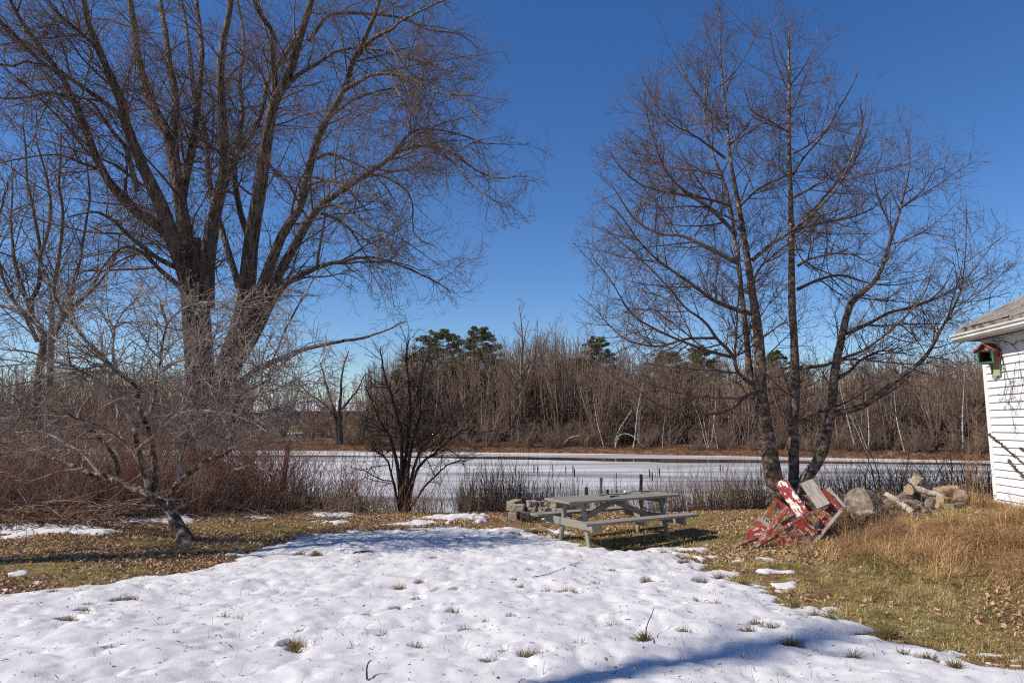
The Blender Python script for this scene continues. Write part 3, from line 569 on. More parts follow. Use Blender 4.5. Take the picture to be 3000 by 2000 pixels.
make_tree('apple_tree', (at(540, 1580, ya)[0], ya, 0.), 'low apple tree leaning left from the lawn with dense grey twigs', 'tree', ap, [
  D(per_m=7.5, t0=.27, ang=(30, 75), lr=(.8, 2.5), n=10, wig=.13, trop=(.03, -.09), rr=.6, rk=.010, rmin=.007, rtip=.0045, k=4, lt=.4, ab=1),
  D(per_m=6.5, t0=.06, ang=(30, 75), lr=(.3, 1.4), n=7, wig=.14, trop=(.03, -.05), rr=.65, rk=.008, rmin=.005, rtip=.004, k=3, lt=.4, ab=1),
  D(per_m=5.5, t0=.08, ang=(35, 75), lr=(.12, .6), n=5, wig=.16, trop=(.0, .04), rr=.8, rk=.006, rmin=.004, rtip=.0034, k=3, lt=.3, ab=1),
 ], rg, M_apple, M_appletwig, env=envA, thr=.04)

# ---- small dark multi-stemmed tree at the lawn edge
rg = np.random.default_rng(41)
def LD(pts, y1, w0, w1=3): return limb(pts, 16.6, y1, w0, w1, rg=rg, wob=.02)
sm = [LD([(1180, 1500), (1178, 1400), (1172, 1260), (1150, 1170), (1125, 1080), (1110, 1010)], 17.2, 18),
 LD([(1185, 1500), (1195, 1380), (1215, 1280), (1240, 1180), (1250, 1090), (1280, 1000)], 16.2, 17),
 LD([(1190, 1500), (1205, 1400), (1230, 1330), (1270, 1270), (1310, 1220), (1350, 1170)], 15.9, 15),
 LD([(1175, 1500), (1165, 1380), (1140, 1290), (1110, 1230), (1080, 1170), (1060, 1110)], 16.2, 14),
 LD([(1183, 1500), (1188, 1350), (1200, 1240), (1195, 1140), (1190, 1050), (1200, 980)], 17.5, 15),
 LD([(1192, 1500), (1220, 1380), (1270, 1330), (1330, 1290), (1370, 1270)], 16.8, 12),
 LD([(1172, 1500), (1150, 1400), (1130, 1340), (1090, 1290)], 16.0, 10),
 LD([(1188, 1500), (1200, 1330), (1225, 1220), (1225, 1120), (1240, 1020)], 16.9, 13),
 LD([(1196, 1500), (1240, 1430), (1300, 1370), (1350, 1350)], 16.2, 8)]
make_tree('hawthorn_tree', (at(1185, 1500, 16.6)[0], 16.6, -.25), 'small dark multi-stemmed thorny tree at the lawn edge before the ice', 'tree', sm, [
  D(per_m=7, t0=.25, ang=(30, 65), lr=(.45, 1.4), n=6, wig=.16, trop=(.02, .05), rr=.6, rk=.010, rmin=.004, rtip=.0045, k=4, lt=.4, ab=1),
  D(per_m=8.0, t0=.12, ang=(35, 70), lr=(.25, .75), n=5, wig=.2, trop=(.0, .06), rr=.65, rk=.008, rmin=.004, rtip=.0035, k=3, lt=.4, ab=1),
  D(per_m=5, t0=.1, ang=(35, 70), lr=(.1, .35), n=3, wig=.18, trop=(.0, .05), rr=.8, rk=.006, rmin=.003, rtip=.003, k=3, ab=1),
 ], rg, M_darktwig, M_darktwig, thr=.03, kbig=7)

# ---- tree at the far left behind the apple
rg = np.random.default_rng(51)
def LE(pts, y1, w0, w1=5, y0=19.0): return limb(pts, y0, y1, w0, w1, rg=rg, wob=.02)
fl = [LE([(118, 1480), (110, 1330), (105, 1180), (118, 1060), (129, 977), (95, 930), (95, 880), (116, 834), (120, 745), (105, 620), (80, 480), (70, 350)], 19.5, 34),
 LE([(140, 1480), (138, 1330), (145, 1150), (150, 968), (152, 879), (172, 760), (185, 640), (180, 520), (190, 400)], 18, 30),
 LE([(140, 1060), (160, 980), (205, 905), (223, 825), (250, 722), (270, 600), (260, 480)], 20.5, 18),
 LE([(110, 1000), (70, 920), (20, 860), (-20, 760), (-30, 640), (-10, 520)], 18, 16),
 LE([(120, 745), (150, 640), (150, 520), (130, 420), (140, 330)], 17.5, 12, 3),
 LE([(95, 920), (50, 800), (30, 680), (30, 560), (20, 440)], 20.5, 14, 3),
 LE([(205, 905), (280, 840), (330, 760), (350, 680)], 20, 12, 3),
 LE([(-140, 1480), (-120, 1300), (-100, 1100), (-60, 900), (-40, 700), (-70, 500)], 19, 26)]
envE = ell_env([(at(130, 650, 19), (3.2, 3, 4.0)), (at(20, 800, 19), (2.8, 3, 3.)), (at(250, 800, 19), (1.8, 2, 2.))])
make_tree('ash_tree', (at(125, 1480, 19)[0], 19., -.5), 'bare grey tree of several dark stems at far left behind the apple tree', 'tree', fl, [
  D(per_m=4.5, t0=.15, ang=(30, 60), lr=(.8, 2.6), n=7, wig=.12, trop=(.05, .03), rr=.6, rk=.009, rmin=.005, rtip=.005, k=3, lt=.5, ab=1),
  D(per_m=5.5, t0=.12, ang=(35, 65), lr=(.4, 1.3), n=5, wig=.15, trop=(.02, .08), rr=.65, rk=.007, rmin=.004, rtip=.0038, k=3, lt=.5, ab=1),
  D(per_m=5, t0=.1, ang=(35, 65), lr=(.2, .6), n=4, wig=.15, trop=(.02, .1), rr=.8, rk=.006, rmin=.003, rtip=.0032, k=3, lt=.4, ab=1),
 ], rg, M_farbark, M_twig, env=envE, thr=.05)
#@@FAR
# ------------------------------------------------------------------ far shore wood
def proto(kind, seed):
    """limbs and levels for a far tree about 1 m-unit scaled; returns trunk mesh, crown mesh"""
    rg = np.random.default_rng(seed); n = 12
    def up(h, lean=0., r=.1, x=0., wig=.03, h0=0., dr=None):
        d = np.array([[lean, rg.normal(0, .04), 1.]]) if dr is None else np.array([dr]); d /= np.linalg.norm(d)
        P = path(np.array([[x, rg.normal(0, .1), h0 - .4]]), d, np.array([h]), n, rg, wig, .0, .03); s = np.linspace(0, 1, n)
        return P[0], r * (1 - s) ** .8 + .012
    rt = .016
    if kind == 'pole':
        L = [up(rg.uniform(11, 15), rg.normal(0, .05), .11)]
        lv = [D(per_m=1.7, t0=.35, ang=(25, 50), lf=.28, lr=(.8, 3.2), n=6, wig=.09, trop=(.06, .06), rr=.5, rk=.012, rmin=.01, rtip=rt, lt=.7),
              D(per_m=2.2, t0=.15, ang=(25, 50), lf=.45, lr=(.4, 1.4), n=4, wig=.12, trop=(.04, .06), rr=.7, rk=.008, rmin=.01, rtip=rt * .8)]
    elif kind == 'oak':
        L = [up(9, 0, .28, wig=.02)]
        for i in range(9):
            a = i * 2.4; h = rg.uniform(4.5, 9); L.append(up(rg.uniform(4.5, 7), 0, .09, h0=h, dr=(.55 * math.cos(a), .55 * math.sin(a), 1)))
        lv = [D(per_m=2.2, t0=.2, ang=(25, 55), lf=.42, lr=(.8, 3.2), n=6, wig=.12, trop=(.05, .03), rr=.5, rk=.012, rmin=.01, rtip=rt, lt=.5),
              D(per_m=3., t0=.15, ang=(25, 60), lf=.5, lr=(.4, 1.4), n=4, wig=.15, trop=(.02, .05), rr=.7, rk=.008, rmin=.008, rtip=rt * .8)]
    elif kind == 'vase':
        L = [up(rg.uniform(10, 14.5), 0, .12, dr=(.30 * math.cos(i * 1.7) * rg.uniform(.2, 1), .3 * math.sin(i * 1.7), 1.)) for i in range(11)]
        lv = [D(per_m=1.6, t0=.25, ang=(15, 32), lf=.36, lr=(1, 4.5), n=6, wig=.06, trop=(.06, .06), rr=.5, rk=.008, rmin=.01, rtip=rt, lt=.6),
              D(per_m=1.6, t0=.15, ang=(18, 40), lf=.45, lr=(.4, 1.8), n=4, wig=.08, trop=(.06, .06), rr=.7, rk=.008, rmin=.008, rtip=rt * .8)]
    elif kind == 'birch':
        L = [up(rg.uniform(8, 11), rg.normal(0, .12), .095, wig=.05) for _ in range(1)] + [up(rg.uniform(6, 9), rg.normal(0, .28), .07, wig=.06) for _ in range(rg.integers(0, 3))]
        lv = [D(per_m=1.4, t0=.35, ang=(25, 55), lf=.25, lr=(.6, 2.2), n=5, wig=.1, trop=(.06, .02), rr=.45, rk=.01, rmin=.008, rtip=rt * .8, lt=.6),
              D(per_m=2., t0=.15, ang=(25, 55), lf=.5, lr=(.4, 1.2), n=4, wig=.15, trop=(.0, .05), rr=.7, rk=.008, rmin=.008, rtip=rt * .7)]
    elif kind == 'brush':
        L = [up(rg.uniform(2.5, 5.5), 0, .03, x=rg.normal(0, .5), dr=(rg.normal(0, .35), rg.normal(0, .35), 1), wig=.07) for i in range(9)]
        lv = [D(per_m=2.6, t0=.1, ang=(25, 60), lf=.45, lr=(.5, 1.8), n=5, wig=.14, trop=(.05, .05), rr=.6, rk=.008, rmin=.008, rtip=rt * .8, lt=.5),
              D(per_m=3., t0=.1, ang=(30, 60), lf=.5, lr=(.3, .9), n=3, wig=.15, trop=(.0, .05), rr=.8, rk=.008, rmin=.008, rtip=rt * .65)]
    T, Cn = TB(), TB()
    P = np.stack([l[0] for l in L]); Rr = np.stack([l[1] for l in L]); T.add(P, Rr, 6)
    cP, cR = P, Rr
    for l in lv:
        cP, cR = sprout(cP, cR, rg, **l); Cn.add(cP, cR, 3)
    if kind == 'oak2': pass
    mb = M_birch if kind == 'birch' else M_farbark
    return T.mesh('trunk', mb), Cn.mesh('crown', M_fartwig)
def leafcloud(centers, radii, count, size, rg, flat=.6, leaf_n=3):
    """little needle sprays: thin triangles through ellipsoid clumps"""
    C = np.array(centers); Rr = np.array(radii); idx = rg.integers(0, len(C), count)
    v = rg.normal(size=(count, 3)); v /= np.linalg.norm(v, axis=1, keepdims=True); v *= (rg.random((count, 1)) ** .45)
    p = C[idx] + v * Rr[idx] * np.array([1, 1, flat])
    a = rg.normal(size=(count, 3)); a /= np.linalg.norm(a, axis=1, keepdims=True); b = np.cross(a, rg.normal(size=(count, 3))); b /= np.linalg.norm(b, axis=1, keepdims=True)
    s = size * rg.uniform(.5, 1.3, (count, 1))
    V = np.stack([p - a * s * .5, p + b * s * .22, p + a * s * .6, p - b * s * .22], 1).reshape(-1, 3)
    return V, np.arange(count * 4).reshape(-1, 4)
def pine_proto(seed, H=14., w=3.4, ragged=.35):
    rg = np.random.default_rng(seed); T, Cn = TB(), TB(); z = np.linspace(-.4, H, 12)
    P = np.stack([np.cumsum(rg.normal(0, .05, 12)), np.cumsum(rg.normal(0, .05, 12)), z], 1); T.add(P[None], (.2 * (1 - np.linspace(0, 1, 12)) + .03)[None], 7)
    cs, rs = [], []; bp = []
    for zz in np.arange(H * .3, H, .42):
        f = (zz - H * .3) / (H * .7); rad = w * (1 - f) ** .5 * (.55 + .45 * min(1, f * 4)) + .35
        for k in range(5):
            if rg.random() < ragged * .6: continue
            a = rg.uniform(0, 2 * math.pi); rr = rad * rg.uniform(1 - ragged, 1.15)
            e = np.array([math.cos(a) * rr, math.sin(a) * rr, zz + rr * rg.uniform(.05, .3)]); o = np.array([0, 0, zz])
            bp.append(np.stack([o, (o + e) / 2 - [0, 0, .1], e]))
            for t in (.45, .7, .92): cs.append(o + (e - o) * t + rg.normal(0, .12, 3)); rs.append([.55 * (1.1 - .3 * t) * (rad / w * .5 + .5)] * 3)
    bp = np.array(bp); T.add(bp, np.tile([.045, .03, .012], (len(bp), 1)), 3)
    V, Fq = leafcloud(cs, [[q_ * 1.25 for q_ in r_] for r_ in rs], 30000, .2, rg, .6); Cn.raw(V, Fq)
    return T.mesh('trunk', M_farbark), Cn.mesh('foliage', M_needle)
class Put:
    def __init__(s): s.n = {}
    def __call__(s, name, meshes, x, y, rz, sc, label, cat, group=None, tilt=0., names=('trunk', 'crown'), z=None, sz=None):
        o = empty(name, (x, y, float(Hh(x, y)) - .1 if z is None else z), label, cat, group); o.rotation_euler = (0, tilt, rz); o.scale = (sc, sc, sz or sc)
        for nme, me in zip(names, meshes):
            if me is not None: link(nme, me, o)
        return o
put = Put()
rg = np.random.default_rng(61)
P_pole = [proto('pole', 100 + i) for i in range(5)]; P_oak = [proto('oak', 120)]; P_vase = [proto('vase', 130 + i) for i in range(2)]
P_birch = [proto('birch', 140 + i) for i in range(4)]; P_brush = [proto('brush', 150 + i) for i in range(4)]
P_pine = [pine_proto(160, 14, 4.4), pine_proto(161, 13, 4.6, .5), pine_proto(162, 12, 5.6, .3)]
def far_at(px, depth_in):    # x, y for a pixel column and metres beyond the far shoreline
    y = 80.
    for _ in range(6): y = float(yfar((px - 1500) / F * y)) + depth_in
    return (px - 1500) / F * y, y
def mh(p): z = np.concatenate([np.array([v.co.z for v in m.vertices]) for m in p]); return float(np.percentile(z, 99.3))
def sc_for(px, topy, x, y, hproto):
    z = float(Hh(x, y)); top = EYE + (1245 - topy) / F * y; return max(.3, (top - z) / hproto)
# individually recognisable trees of the far shore
def sky_top(px): return float(np.interp(px, [0, 300, 700, 900, 1050, 1180, 1300, 1400, 1520, 1700, 1780, 1900, 2100, 2300, 2500, 2700, 2860, 3000], [1050, 1040, 1060, 1075, 1060, 1000, 975, 985, 965, 960, 1010, 1020, 1015, 1040, 1030, 1010, 1000, 1000]))
H_ = {id(p): mh(p) for p in P_pole + P_oak + P_vase + P_birch}
x, y = far_at(1527, 7); k_ = sc_for(1527, 910, x, y, H_[id(P_oak[0])]); put('oak_tree', P_oak[0], x, y, .4, k_ * 1.25, sz=k_ * 1.04, label= 'tallest rounded bare crown rising over the far wood near its middle', cat='tree')
x, y = far_at(1640, 8); put('ash_tree', P_vase[0], x, y, 0, sc_for(1640, 930, x, y, H_[id(P_vase[0])]), 'bare tree fanning straight ascending stems, just right of the tallest round crown', 'tree')
x, y = far_at(1880, 12); put('maple_tree', P_vase[1], x, y, 2, sc_for(1880, 985, x, y, H_[id(P_vase[1])]), 'pale bare tree of fanning stems behind the first leaning white birches', 'tree')
for i, (px, ty, k, d, lab) in enumerate([(1295, 968, 2, 16, 'broad green pine crown left of the tallest bare tree on the far shore'), (1400, 960, 1, 14, 'ragged dark green pine top between the broad pine and the tallest bare tree'),
        (1750, 990, 0, 15, 'dense dark green pine standing alone right of the fanning bare tree'), (1960, 1030, 2, 20, 'olive green pine crown seen behind the cherry branches'), (2060, 1015, 1, 22, 'darker pine crown just left of the cherry stems'),
        (2280, 1030, 0, 22, 'green pine glimpsed between the stems of the cherry tree'), (1660, 1050, 2, 20, 'low dark pine hidden behind the fanning bare tree'), (1200, 1040, 0, 18, 'dark green pine at the left end of the pine group')]):
    x, y = far_at(px, d + 8); put('pine_tree', P_pine[k], x, y, i * 1.3, sc_for(px, ty, x, y, (14, 13, 12)[k]), lab, 'tree', names=('trunk', 'foliage'))
for i, (px, tilt, ty, lab) in enumerate([(1418, -.22, 1150, 'white birch leaning left at the water edge below the ragged pine'), (1425, .18, 1180, 'thin white birch leaning right beside the left-leaning one'), (1770, .03, 1150, 'slim white birch standing upright behind the arched fallen trunk'),
        (1850, .05, 1110, 'tall pale birch trunk just right of the arched fallen birch'), (1935, -.04, 1200, 'cluster of two white birches right of the tall pale trunk'), (2070, -.02, 1120, 'tall white birch left of the cherry stems'), (2100, .13, 1190, 'white birch leaning right close behind the cherry'),
        (2290, .2, 1180, 'white birch leaning right seen between cherry stems'), (2500, -.35, 1090, 'white birch leaning steeply left, right of the cherry stems'), (2530, -.16, 1130, 'white birch leaning slightly left beside the steeply leaning one'), (2640, .12, 1140, 'forked white birch on the far bank beneath the long cherry bough'),
        (2805, -.08, 1080, 'tall pale birch on the far bank close to the white house'), (1175, .02, 1250, 'thick pale birch base behind the dark thorny tree')]):
    x, y = far_at(px, 1.5); o = put('birch_tree', P_birch[i % 4], x, y, i * 1.1, sc_for(px, ty, x, y, H_[id(P_birch[i % 4])]), lab, 'tree', group='white birches on the far shore', tilt=tilt); 
    o.rotation_euler = (0, tilt, 0)
gl = 'slim bare grey-brown trees packed together in the wood across the pond'
for i in range(290):
    px = rg.uniform(1020, 3050) if i < 215 else rg.uniform(-100, 1020); d = rg.uniform(2, 34)
    if 735 < px < 1075 and rg.random() < .8: px = rg.uniform(1020, 3050)
    x, y = far_at(px, d); k = rg.integers(0, 8); base = sky_top(px) + rg.uniform(-18, 100)
    m = P_pole[k] if k < 5 else (P_vase + P_oak)[k - 5]; h = H_[id(m)]
    put('bare_tree', m, x, y, rg.uniform(0, 6.28), sc_for(px, base, x, y, h), gl, 'tree', group='slim bare trees of the far wood')
gb = 'tangled bare shrub in the understorey of the wood across the pond'
for i in range(296):
    px = rg.uniform(950, 3050) if i < 250 else rg.uniform(-100, 950); d = rg.uniform(2.5, 26) if i % 3 else rg.uniform(.6, 3.5)
    x, y = far_at(px, d); put('bare_shrub', P_brush[rg.integers(0, 4)], x, y, rg.uniform(0, 6.28), rg.uniform(.6, 1.5) * (1 if d > 5 else .6), gb, 'shrub', group='understorey shrubs of the far wood', names=('stems', 'twigs'))
# deeper wood behind as one mass
TBm = TB(); m = 6800
xs = rg.uniform(-95, 95, m); dd = rg.uniform(12, 60, m); ys = yfar(xs) + dd; px_ = 1500 + xs / ys * F
hts = np.array([EYE + (1245 - (sky_top(p) + 15)) / F * yy for p, yy in zip(px_, ys)]) * rg.uniform(.6, 1.0, m) - Hh(xs, ys)
ok = rg.random(m) < np.where((px_ > 735) & (px_ < 1075), .10, .98); xs, ys, hts = xs[ok], ys[ok], hts[ok]; m = len(xs)
P = path(np.stack([xs, ys, Hh(xs, ys) - .3], 1), np.tile([0, 0, 1.], (m, 1)) + rg.normal(0, .06, (m, 3)), hts, 7, rg, .035, 0, .02); Rr = .07 * (1 - np.linspace(0, 1, 7))[None] * rg.uniform(.6, 1.3, (m, 1)) + .014
TBm.add(P, Rr, 4); Q, r = sprout(P, Rr, rg, per_m=1.5, t0=.12, ang=(25, 60), lf=.2, lr=(.8, 3), n=4, wig=.12, trop=(.05, .05), rr=.5, rk=.01, rmin=.01, rtip=.014); TBm.add(Q, r, 3)
Q, r = sprout(Q, r, rg, per_m=1.3, t0=.2, ang=(25, 60), lf=.5, lr=(.4, 1.2), n=3, wig=.15, rr=.7, rk=.01, rmin=.01, rtip=.012); TBm.add(Q, r, 3)
tag(link('woods', TBm.mesh('woods', M_fartwig)), 'brown mass of bare trunks and twigs filling the depth of the far wood', 'woods', kind='stuff')
# far bank leaf litter clumps and grass
TBs = TB(); m = 30000
xs = rg.uniform(-70, 85, m); f = rg.uniform(-.7, 4.5, m); ys = yfar(xs) + f
d = rg.normal(0, .7, (m, 3)); d[:, 2] = np.abs(d[:, 2]) + .3; d /= np.linalg.norm(d, axis=1, keepdims=True)
P = path(np.stack([xs, ys, Hh(xs, ys) - .03], 1), d, rg.uniform(.12, .45, m), 3, rg, .2, -.1, -.2); TBs.add(P, np.tile([.022, .018, .004], (m, 1)), 3)
M_farlitter = mat('litter_far', [(.32, (.07, .036, .022)), (.48, (.19, .095, .05)), (.62, (.32, .19, .105)), (.78, (.50, .39, .26))], .8, .9, nrough=.8)
tag(link('bank_litter', TBs.mesh('bank_litter', M_farlitter)), 'rust brown leaf litter and dead grass along the far bank', 'leaf litter', kind='stuff')
# arched fallen birch and fallen limbs on the far shore
def fallen(name, pts, y0, w0, w1, label, m=M_birch, k=6, cat='fallen trunk'):
    P, Rr = limb(pts, y0, y0 - 1, w0, w1, n=20, rg=rg, wob=.01); t = TB(); t.add(P[None], Rr[None], k)
    o = link(name, t.mesh(name, m, off=P[0])); o.location = P[0]; tag(o, label, cat)
fallen('arched_birch', [(1802, 1318), (1806, 1295), (1815, 1275), (1835, 1270), (1855, 1278), (1872, 1292), (1885, 1312), (1893, 1328)], 80, 4.5, 3, 'white birch trunk arched over into the ice edge')
fallen('fallen_birch', [(1650, 1302), (1665, 1285), (1680, 1278), (1696, 1274)], 82, 4, 2.5, 'short pale fallen birch limb on the bank, left of the arched one')
fallen('leaning_tree', [(2700, 1310), (2670, 1275), (2640, 1240), (2610, 1200), (2570, 1160)], 68, 13, 6, 'thick dark trunk leaning left on the far bank near the forked birch', M_farbark)
fallen('leaning_birch', [(1800, 1300), (1812, 1262), (1828, 1235), (1850, 1200)], 80, 3, 2, 'thin white birch leaning right above the arched trunk')
# tree with dark trunk at the left far shore
rgt = np.random.default_rng(77)
yl = 84.
def LL(pts, w0, w1=2, dy=0): return limb(pts, yl, yl + dy, w0, w1, rg=rgt, wob=.05)
make_tree('willow_tree', at(992, 1300, yl), 'dark forked trunk standing on the far bank left of the thorny tree', 'tree', [LL([(992, 1300), (985, 1240), (975, 1180), (960, 1120), (940, 1060)], 22, 3, 3), LL([(998, 1300), (996, 1240), (1000, 1170), (1010, 1090), (1030, 1030)], 20, 3, -3), LL([(985, 1230), (960, 1190), (920, 1160), (880, 1120)], 10, 2, -2), LL([(1000, 1200), (1040, 1150), (1070, 1090)], 9, 2, 2)], [
  D(per_m=3., t0=.15, ang=(30, 60), lr=(1.2, 4.5), n=6, wig=.12, trop=(.03, .0), rr=.5, rk=.012, rmin=.01, rtip=.015, k=3, ab=1), D(per_m=3.2, t0=.12, ang=(35, 65), lr=(.6, 2.2), ab=1, n=4, wig=.15, trop=(.0, .0), rr=.65, rk=.01, rmin=.008, rtip=.012, k=3)], rgt, M_darktwig, M_fartwig)
#@@NEAR
# ================================================================== NEAR: brush, reeds, shrubs
rg = np.random.default_rng(71)
def shoots(n, pxr, yr, hr, m, name, label, cat, lean=.25, arch=(-.02, -.12), rad=.004, sub=2.2, k=3, wig=.07, dens=None, subl=.45, az=None):
    t = TB(); px = rg.uniform(*pxr, n); y = rg.uniform(*yr, n); x = (px - 1500) / F * y
    if dens is not None: kk = rg.random(n) < dens(px, y); x, y = x[kk], y[kk]; n = len(x)
    d = rg.normal(0, lean, (n, 3)); d[:, 2] = 1; d /= np.linalg.norm(d, axis=1, keepdims=True)
    L = rg.uniform(*hr, n); L = L * (.55 + .45 * rg.random(n))
    P = path(np.stack([x, y, Hh(x, y) - .04], 1), d, L, 8, rg, wig, *arch); R = (rad * rg.uniform(.6, 1.5, (n, 1))) * (1 - np.linspace(0, 1, 8))[None] ** .7 + .0018
    t.add(P, R, k)
    if sub:
        Q, r = sprout(P, R, rg, per_m=sub, t0=.2, ang=(20, 60), lf=subl, lr=(.1, .9), n=5, wig=.13, trop=(.03, .05), rr=.7, rk=.006, rmin=.002, rtip=.0022); t.add(Q, r, 3)
        Q2, r2 = sprout(Q, r, rg, per_m=sub, t0=.2, ang=(25, 60), lf=.5, lr=(.06, .4), n=3, wig=.13, rr=.8, rk=.006, rmin=.002, rtip=.002); t.add(Q2, r2, 3)
    o = link(name, t.mesh(name, m)); tag(o, label, cat, kind='stuff'); return o
edgeL = lambda px, y: np.where(px < 720, 1., np.clip(1.25 - (px - 720) / 500., .12, 1)) * np.where(y < 14.6 + .9 * vnoise(px / 60., px * 0, 3) + np.clip((px - 300) / 300., 0, 2.1), 0, 1)
shoots(9500, (-350, 1330), (14.2, 19.5), (.9, 2.9), M_redshoot, 'dogwood_brush', 'dense dark red dogwood brush along the left edge of the lawn', 'brush', lean=.3, arch=(.02, -.10), dens=edgeL)
shoots(1900, (-350, 800), (17., 21.), (2.4, 5.4), M_greyshoot, 'sapling_thicket', 'thicket of taller grey saplings rising behind the red brush at left', 'saplings', lean=.22, sub=3.2, rad=.009, subl=.4, arch=(.0, .0), wig=.09)
shoots(7000, (-350, 1080), (13.9, 18.5), (.5, 2.0), M_greyshoot, 'grey_brush', 'tangled grey brown dead stems arching low among the red brush', 'brush', lean=.75, arch=(-.03, -.22), wig=.12, dens=edgeL)
shoots(1500, (560, 1420), (15.9, 18.2), (.4, 1.0), M_stalk, 'dry_weeds', 'dry tan weeds between the dark thorny tree and the red brush', 'weeds', lean=.25, sub=2.5, dens=lambda px, y: np.where((px > 1290) & (px < 1360), .12, .8))
shoots(3600, (1345, 2290), (15.95, 17.2), (.45, 1.15), M_reed, 'reeds', 'dark dead reeds and rushes fringing the frozen pond behind the picnic table', 'reeds', lean=.16, sub=1.0, rad=.0035, arch=(0, -.05), dens=lambda px, y: np.where(px < 1690, 1., np.where(px < 1930, .35, .5)) * (.5 + .5 * (vnoise(px / 34., px * 0, 6) > -.25)))
shoots(520, (1340, 1660), (16.2, 17.4), (1.3, 2.1), M_darktwig, 'willow_whips', 'slender dark upright whips leaning right by the fire ring', 'stems', lean=.16, sub=.25, rad=.004, arch=(0, -.02), dens=lambda px, y: np.exp(-((px - 1455) / 95.) ** 2))
shoots(3200, (1900, 2900), (16.0, 17.6), (.6, 1.7), M_stalk, 'tan_stalks', 'tan dry stalks standing before the ice right of the picnic table', 'stalks', lean=.12, sub=.9, rad=.0035, dens=lambda px, y: .6 + .4 * (vnoise(px / 50., px * 0, 8) > 0))
# fallen sticks and leaves heaped at the left
def sticks(n, pxr, yr, Lr, m, name, label, zr=(0, .4), rr=(.004, .012)):
    t = TB(); px = rg.uniform(*pxr, n); y = rg.uniform(*yr, n); x = (px - 1500) / F * y
    a = rg.uniform(0, 6.28, n); d = np.stack([np.cos(a), np.sin(a) * .7, rg.normal(.05, .22, n)], 1); d /= np.linalg.norm(d, axis=1, keepdims=True)
    L = rg.uniform(*Lr, n); z = Hh(x, y) + rg.uniform(*zr, n) ** 1.5 + .02
    P = path(np.stack([x, y, z], 1), d, L, 6, rg, .12, 0, -.04); P[:, :, 2] = np.maximum(P[:, :, 2], Hh(P[:, :, 0], P[:, :, 1]) + .01)
    t.add(P, (rg.uniform(*rr, (n, 1))) * (1 - .7 * np.linspace(0, 1, 6))[None], 4)
    o = link(name, t.mesh(name, m)); tag(o, label, 'brush', kind='stuff')
sticks(420, (-200, 430), (13.2, 15.6), (.4, 1.9), M_greyshoot, 'brush_pile', 'heap of cut grey sticks with dead leaves at the far left of the lawn', (0, .62))
sticks(160, (430, 1100), (14.6, 16.6), (.3, 1.4), M_greyshoot, 'dead_sticks', 'scattered dead sticks lying under the edge of the brush', (0, .16), (.003, .008))

# shrubs of the near bank
def shrub_proto(seed, h, spread=.35, ns=9, fine=5.):
    g = np.random.default_rng(seed); P = path(np.zeros((ns, 3)) + g.normal(0, .06, (ns, 3)) * [1, 1, 0] - [0, 0, .1], np.stack([g.normal(0, spread, ns), g.normal(0, spread, ns), np.ones(ns)], 1), g.uniform(.6, 1., ns) * h, 9, g, .11, .02, 0)
    R = .013 * g.uniform(.5, 1.1, (ns, 1)) * (1 - np.linspace(0, 1, 9))[None] ** .8 + .003; A, B = TB(), TB(); A.add(P, R, 5)
    Q, r = sprout(P, R, g, per_m=fine, t0=.15, ang=(30, 70), lf=.5, lr=(.15, 1.), n=6, wig=.17, trop=(.03, .04), rr=.65, rk=.008, rmin=.003, rtip=.0032); B.add(Q, r, 3)
    Q, r = sprout(Q, r, g, per_m=fine * 1.5, t0=.1, ang=(30, 70), lf=.5, lr=(.06, .5), n=4, wig=.17, trop=(.0, .05), rr=.8, rk=.007, rmin=.002, rtip=.0028); B.add(Q, r, 3)
    return A.mesh('stems', M_twig), B.mesh('twigs', M_shrubtwig)
SP = [shrub_proto(300, 1.25), shrub_proto(301, 1.4, .5), shrub_proto(302, 1.1, .3, 7)]
shr = [(2030, 1.0, 17.0, 'thin open shrub just right of the far end of the picnic table'), (2085, 1.1, 17.4, 'second shrub right of the picnic table'), (2150, 1.0, 17.2, 'shrub midway between the picnic table and the red boards'), (2205, .95, 16.8, 'shrub beside the left cherry stem'),
       (1965, .9, 17.6, 'small wiry shrub behind the far end of the picnic table'), (2420, .95, 17.2, 'shrub between the right cherry stem and the big grey stump'), (2490, 1.15, 17.0, 'dark shrub behind the big grey stump'), (2555, 1.25, 16.6, 'tall dense shrub left of the log pile'), (2610, 1.2, 17.2, 'dense shrub directly behind the left end of the log pile'),
       (2670, 1.1, 17.0, 'shrub behind the top stone of the log pile'), (2730, 1.15, 16.8, 'shrub behind the middle of the log pile'), (2790, 1.15, 17.3, 'shrub behind the right end of the log pile'), (2845, 1.2, 16.6, 'twiggy shrub close to the corner of the white house')]
for i, (px, sc, y, lab) in enumerate(shr):
    y = 16.1 + (y - 16.1) * .55; put('bank_shrub', SP[i % 3], (px - 1500) / F * y, y, i * 1.9, sc * 1.15, lab, 'shrub', group='bare shrubs along the near bank', names=('stems', 'twigs'))
